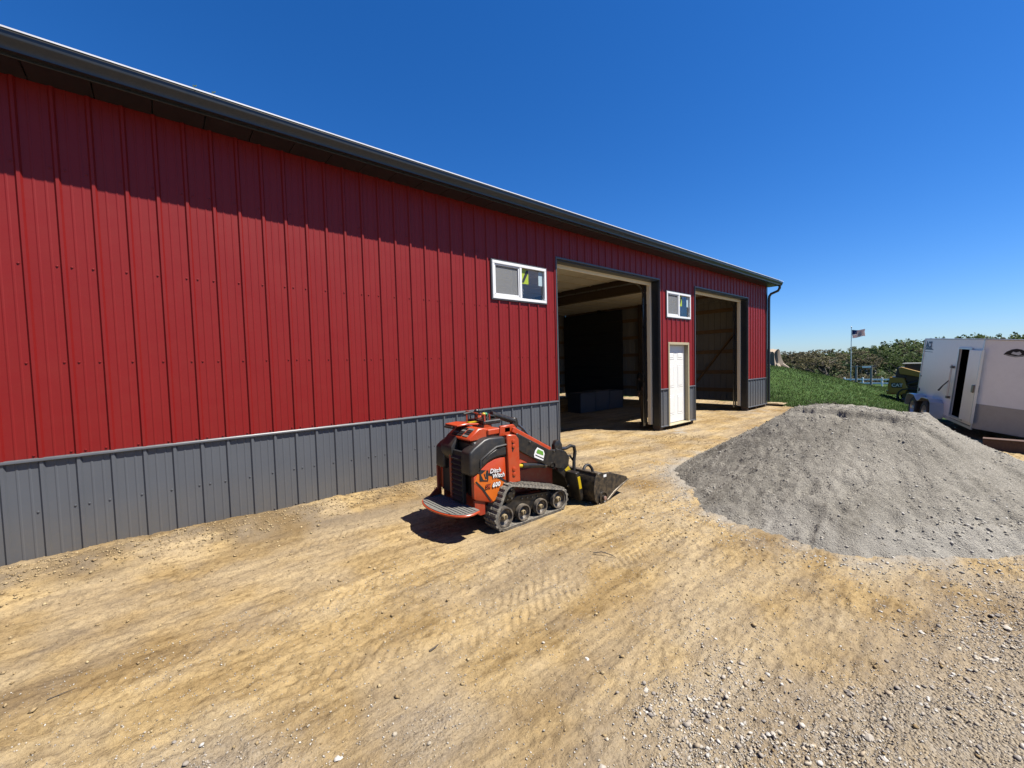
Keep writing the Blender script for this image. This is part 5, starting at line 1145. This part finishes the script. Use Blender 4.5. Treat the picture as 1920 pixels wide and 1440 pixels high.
# grass blades on the mound and the field
m = 70000; X = 16.9+(rng.uniform(0,1,m)**1.7)*48; Y = (rng.uniform(-.02,.36,m))*X; ok = (X > 17.3+.55*vnoise(X*.9,Y*.9)) & ~((Y > 5.2) & (X < 17.2)) & ~((X<18.5)&(Y<2.2)); X, Y = X[ok], Y[ok]; m = len(X); Z = gh(X,Y)
hgt = rng.uniform(.03,.075,m)*(1+X/70); wd = .006+X*.00035; a = rng.uniform(0,PI,m); dx, dy = np.cos(a)*wd, np.sin(a)*wd; lx, ly = rng.normal(0,.05,m), rng.normal(0,.05,m)
V = np.stack([np.stack([X-dx,Y-dy,Z-.01],-1), np.stack([X+dx,Y+dy,Z-.01],-1), np.stack([X+lx,Y+ly,Z+hgt],-1)],1).reshape(-1,3)
gm = np_mesh('grass_blades', V, np.arange(3*m).reshape(-1,3)); base = .50*np.array([(.065,.125,.024),(.095,.16,.035),(.05,.10,.02),(.16,.20,.06),(.075,.14,.03)])[rng.integers(0,5,m)]
patch = (1+.45*fbm(X*.5,Y*.5,3))[:,None]; cattr(gm, 'tint', np.repeat(base*patch,3,0)); gm.materials.append(LEAFM)
go_ = bpy.data.objects.new('grass_blades', gm); COL.objects.link(go_); tag(go_, 'short spring grass on the mound and field', 'grass', kind='stuff')
# white rail fence
fe = empty('rail_fence', (65.3,9.0,fz(65.3,9.0))); tag(fe, 'white two-rail vinyl fence across the far end of the lawn', 'fence'); fo = fe.location
fpos = [(64.95+.012*k*k*0+.1*k, 12.35-1.75*k) for k in range(8)]
zf = [fz(x,y) for x,y in fpos]
for k,(x,y) in enumerate(fpos):
    p_ = MB().box((x-.07-fo.x,y-.07-fo.y,zf[k]-.2-fo.z),(x+.07-fo.x,y+.07-fo.y,zf[k]+1.02-fo.z)); p_.box((x-.09-fo.x,y-.09-fo.y,zf[k]+1.02-fo.z),(x+.09-fo.x,y+.09-fo.y,zf[k]+1.06-fo.z)); p_.build('post', FENCEW, fe)
    if k:
        a = fpos[k-1]
        for zz_ in (.38,.82): MB().bar((a[0]-fo.x,a[1]-.07-fo.y,zf[k-1]+zz_-fo.z),(x-fo.x,y+.07-fo.y,zf[k]+zz_-fo.z),.05,.17).build('rail', FENCEW, fe)
# garden frame with feeders
gz_ = fz(55.3,9.0); gf = thing('garden_frame', (55.3,9.0,gz_), 'weathered wooden crossbeam frame hung with feeders in front of the white fence', 'garden frame')
for y in (9.55,8.36): MB().box((55.2,y-.08,gz_-.2),(55.36,y+.08,gz_+2.30)).build('post', GREYP, gf)
MB().bar((55.28,10.0,gz_+2.18),(55.28,7.95,gz_+2.22),.06,.07).build('crossbeam', GREYP, gf); MB().bar((55.25,9.05,gz_+2.12),(55.25,8.36,gz_+2.14),.20,.16).build('crossbeam', FENCEW, gf)
MB().box((55.0,8.2,gz_-.02),(55.5,8.6,gz_+.05)).build('footing', GREYP, gf)
for y, dz in ((9.2,1.85),(8.75,1.80),(8.05,1.78),(8.62,1.55)):
    MB().tube([(55.28,y,gz_+2.15),(55.28,y,gz_+dz)], .01, 5).build('hook', BLKM, gf); MB().lathe([(.001,.12),(.10,.06),(.08,.04),(.08,-.14),(.10,-.16),(.001,-.17)], (55.28,y,gz_+dz-.1), 'z', 10).build('feeder', BLKM, gf)
# flagpole and flag
pzf = fz(55.1,9.95); fl = thing('flagpole', (55.1,9.95,pzf), 'tall silver flagpole standing on the lawn before the trees', 'flagpole')
MB().tube([(55.1,9.95,pzf-.1),(55.1,9.95,4.62)], [.05,.03], 10).build('pole', ALU, fl); MB().ball((55.1,9.95,4.66), .06).build('finial', ALU, fl)
fg = thing('flag', (55.1,9.9,4.3), 'small red white and blue striped flag flying from the flagpole', 'flag')
def fpt(u, v): # u along fly, v down
    y = 9.90-1.05*u; drop = .10*u+.10*math.sin(u*5+v)*u; hh = .86*(1-.25*u)
    return (55.1+.10*math.sin(u*9+v*1.5), y+.03*math.sin(v*5), 4.36-drop-v*hh)
def strip(u0, u1, v0, v1, name, mat, o=0):
    m_ = MB(); n_ = 10
    for i in range(n_+1):
        u = u0+(u1-u0)*i/n_
        for v in (v0,v1):
            p = fpt(u,v); m_.v += [(p[0]-.006+o,p[1],p[2]),(p[0]+.006+o,p[1],p[2])]
    for i in range(n_):
        a = 4*i; m_.f += [(a,a+2,a+6,a+4),(a+1,a+5,a+7,a+3),(a,a+4,a+5,a+1),(a+2,a+3,a+7,a+6)]
    m_.f += [(0,1,3,2),(4*n_,4*n_+2,4*n_+3,4*n_+1)]
    m_.build(name, mat, fg, smooth=60)
for k in range(13): strip(.4 if k < 7 else 0, 1, k/13, (k+1)/13, 'stripe', FLAGR if k % 2 == 0 else FLAGW)
strip(0,.4,0,7/13,'canton',FLAGB)
for i in range(5):
    for j in range(4):
        p = fpt(.05+.075*i,.06+.12*j); MB().box((p[0]-.012,p[1]-.012,p[2]-.012),(p[0]+.0,p[1]+.012,p[2]+.012)).build('star', FLAGW, fg)
# pale stump on the mound
sx_, sy_ = 28.65, 8.95; sz_ = fz(sx_,sy_); st = thing('tree_stump', (sx_,sy_,sz_), 'pale weathered tree stump on the grassy mound beside the building corner', 'stump')
V = []; F = []; nn = 26; lv = 9
for l in range(lv):
    f = l/(lv-1)
    for k in range(nn):
        a = 2*PI*k/nn; fl_ = 1+.20*math.sin(5*a+1)+.17*math.sin(9*a+f*1.5)+.10*math.sin(13*a-f*2); r = (.30+.36*(1-f)**2.2)*fl_
        V.append((sx_+r*math.cos(a)*.9, sy_+r*math.sin(a), sz_-.1+f*(1.22+.10*math.sin(3*a+.6)+.05*math.sin(8*a))))
for l in range(lv-1):
    for k in range(nn): F.append((l*nn+k,l*nn+(k+1)%nn,(l+1)*nn+(k+1)%nn,(l+1)*nn+k))
F.append(tuple((lv-1)*nn+k for k in range(nn)))
MB().add(V,F).build('trunk', mk('bleached_wood', (.52,.42,.32), .85, var=.3, scale=7, bmp=.6, bscale=14), st, smooth=25)
for k in range(7):
    a = 2*PI*k/7+.3; MB().tube([(sx_+.4*math.cos(a),sy_+.5*math.sin(a),sz_+.25),(sx_+.7*math.cos(a),sy_+.8*math.sin(a),sz_+.05),(sx_+.95*math.cos(a),sy_+1.05*math.sin(a),sz_-.12)], [.13,.09,.04], 7).build('root', MATS['bleached_wood'], st)
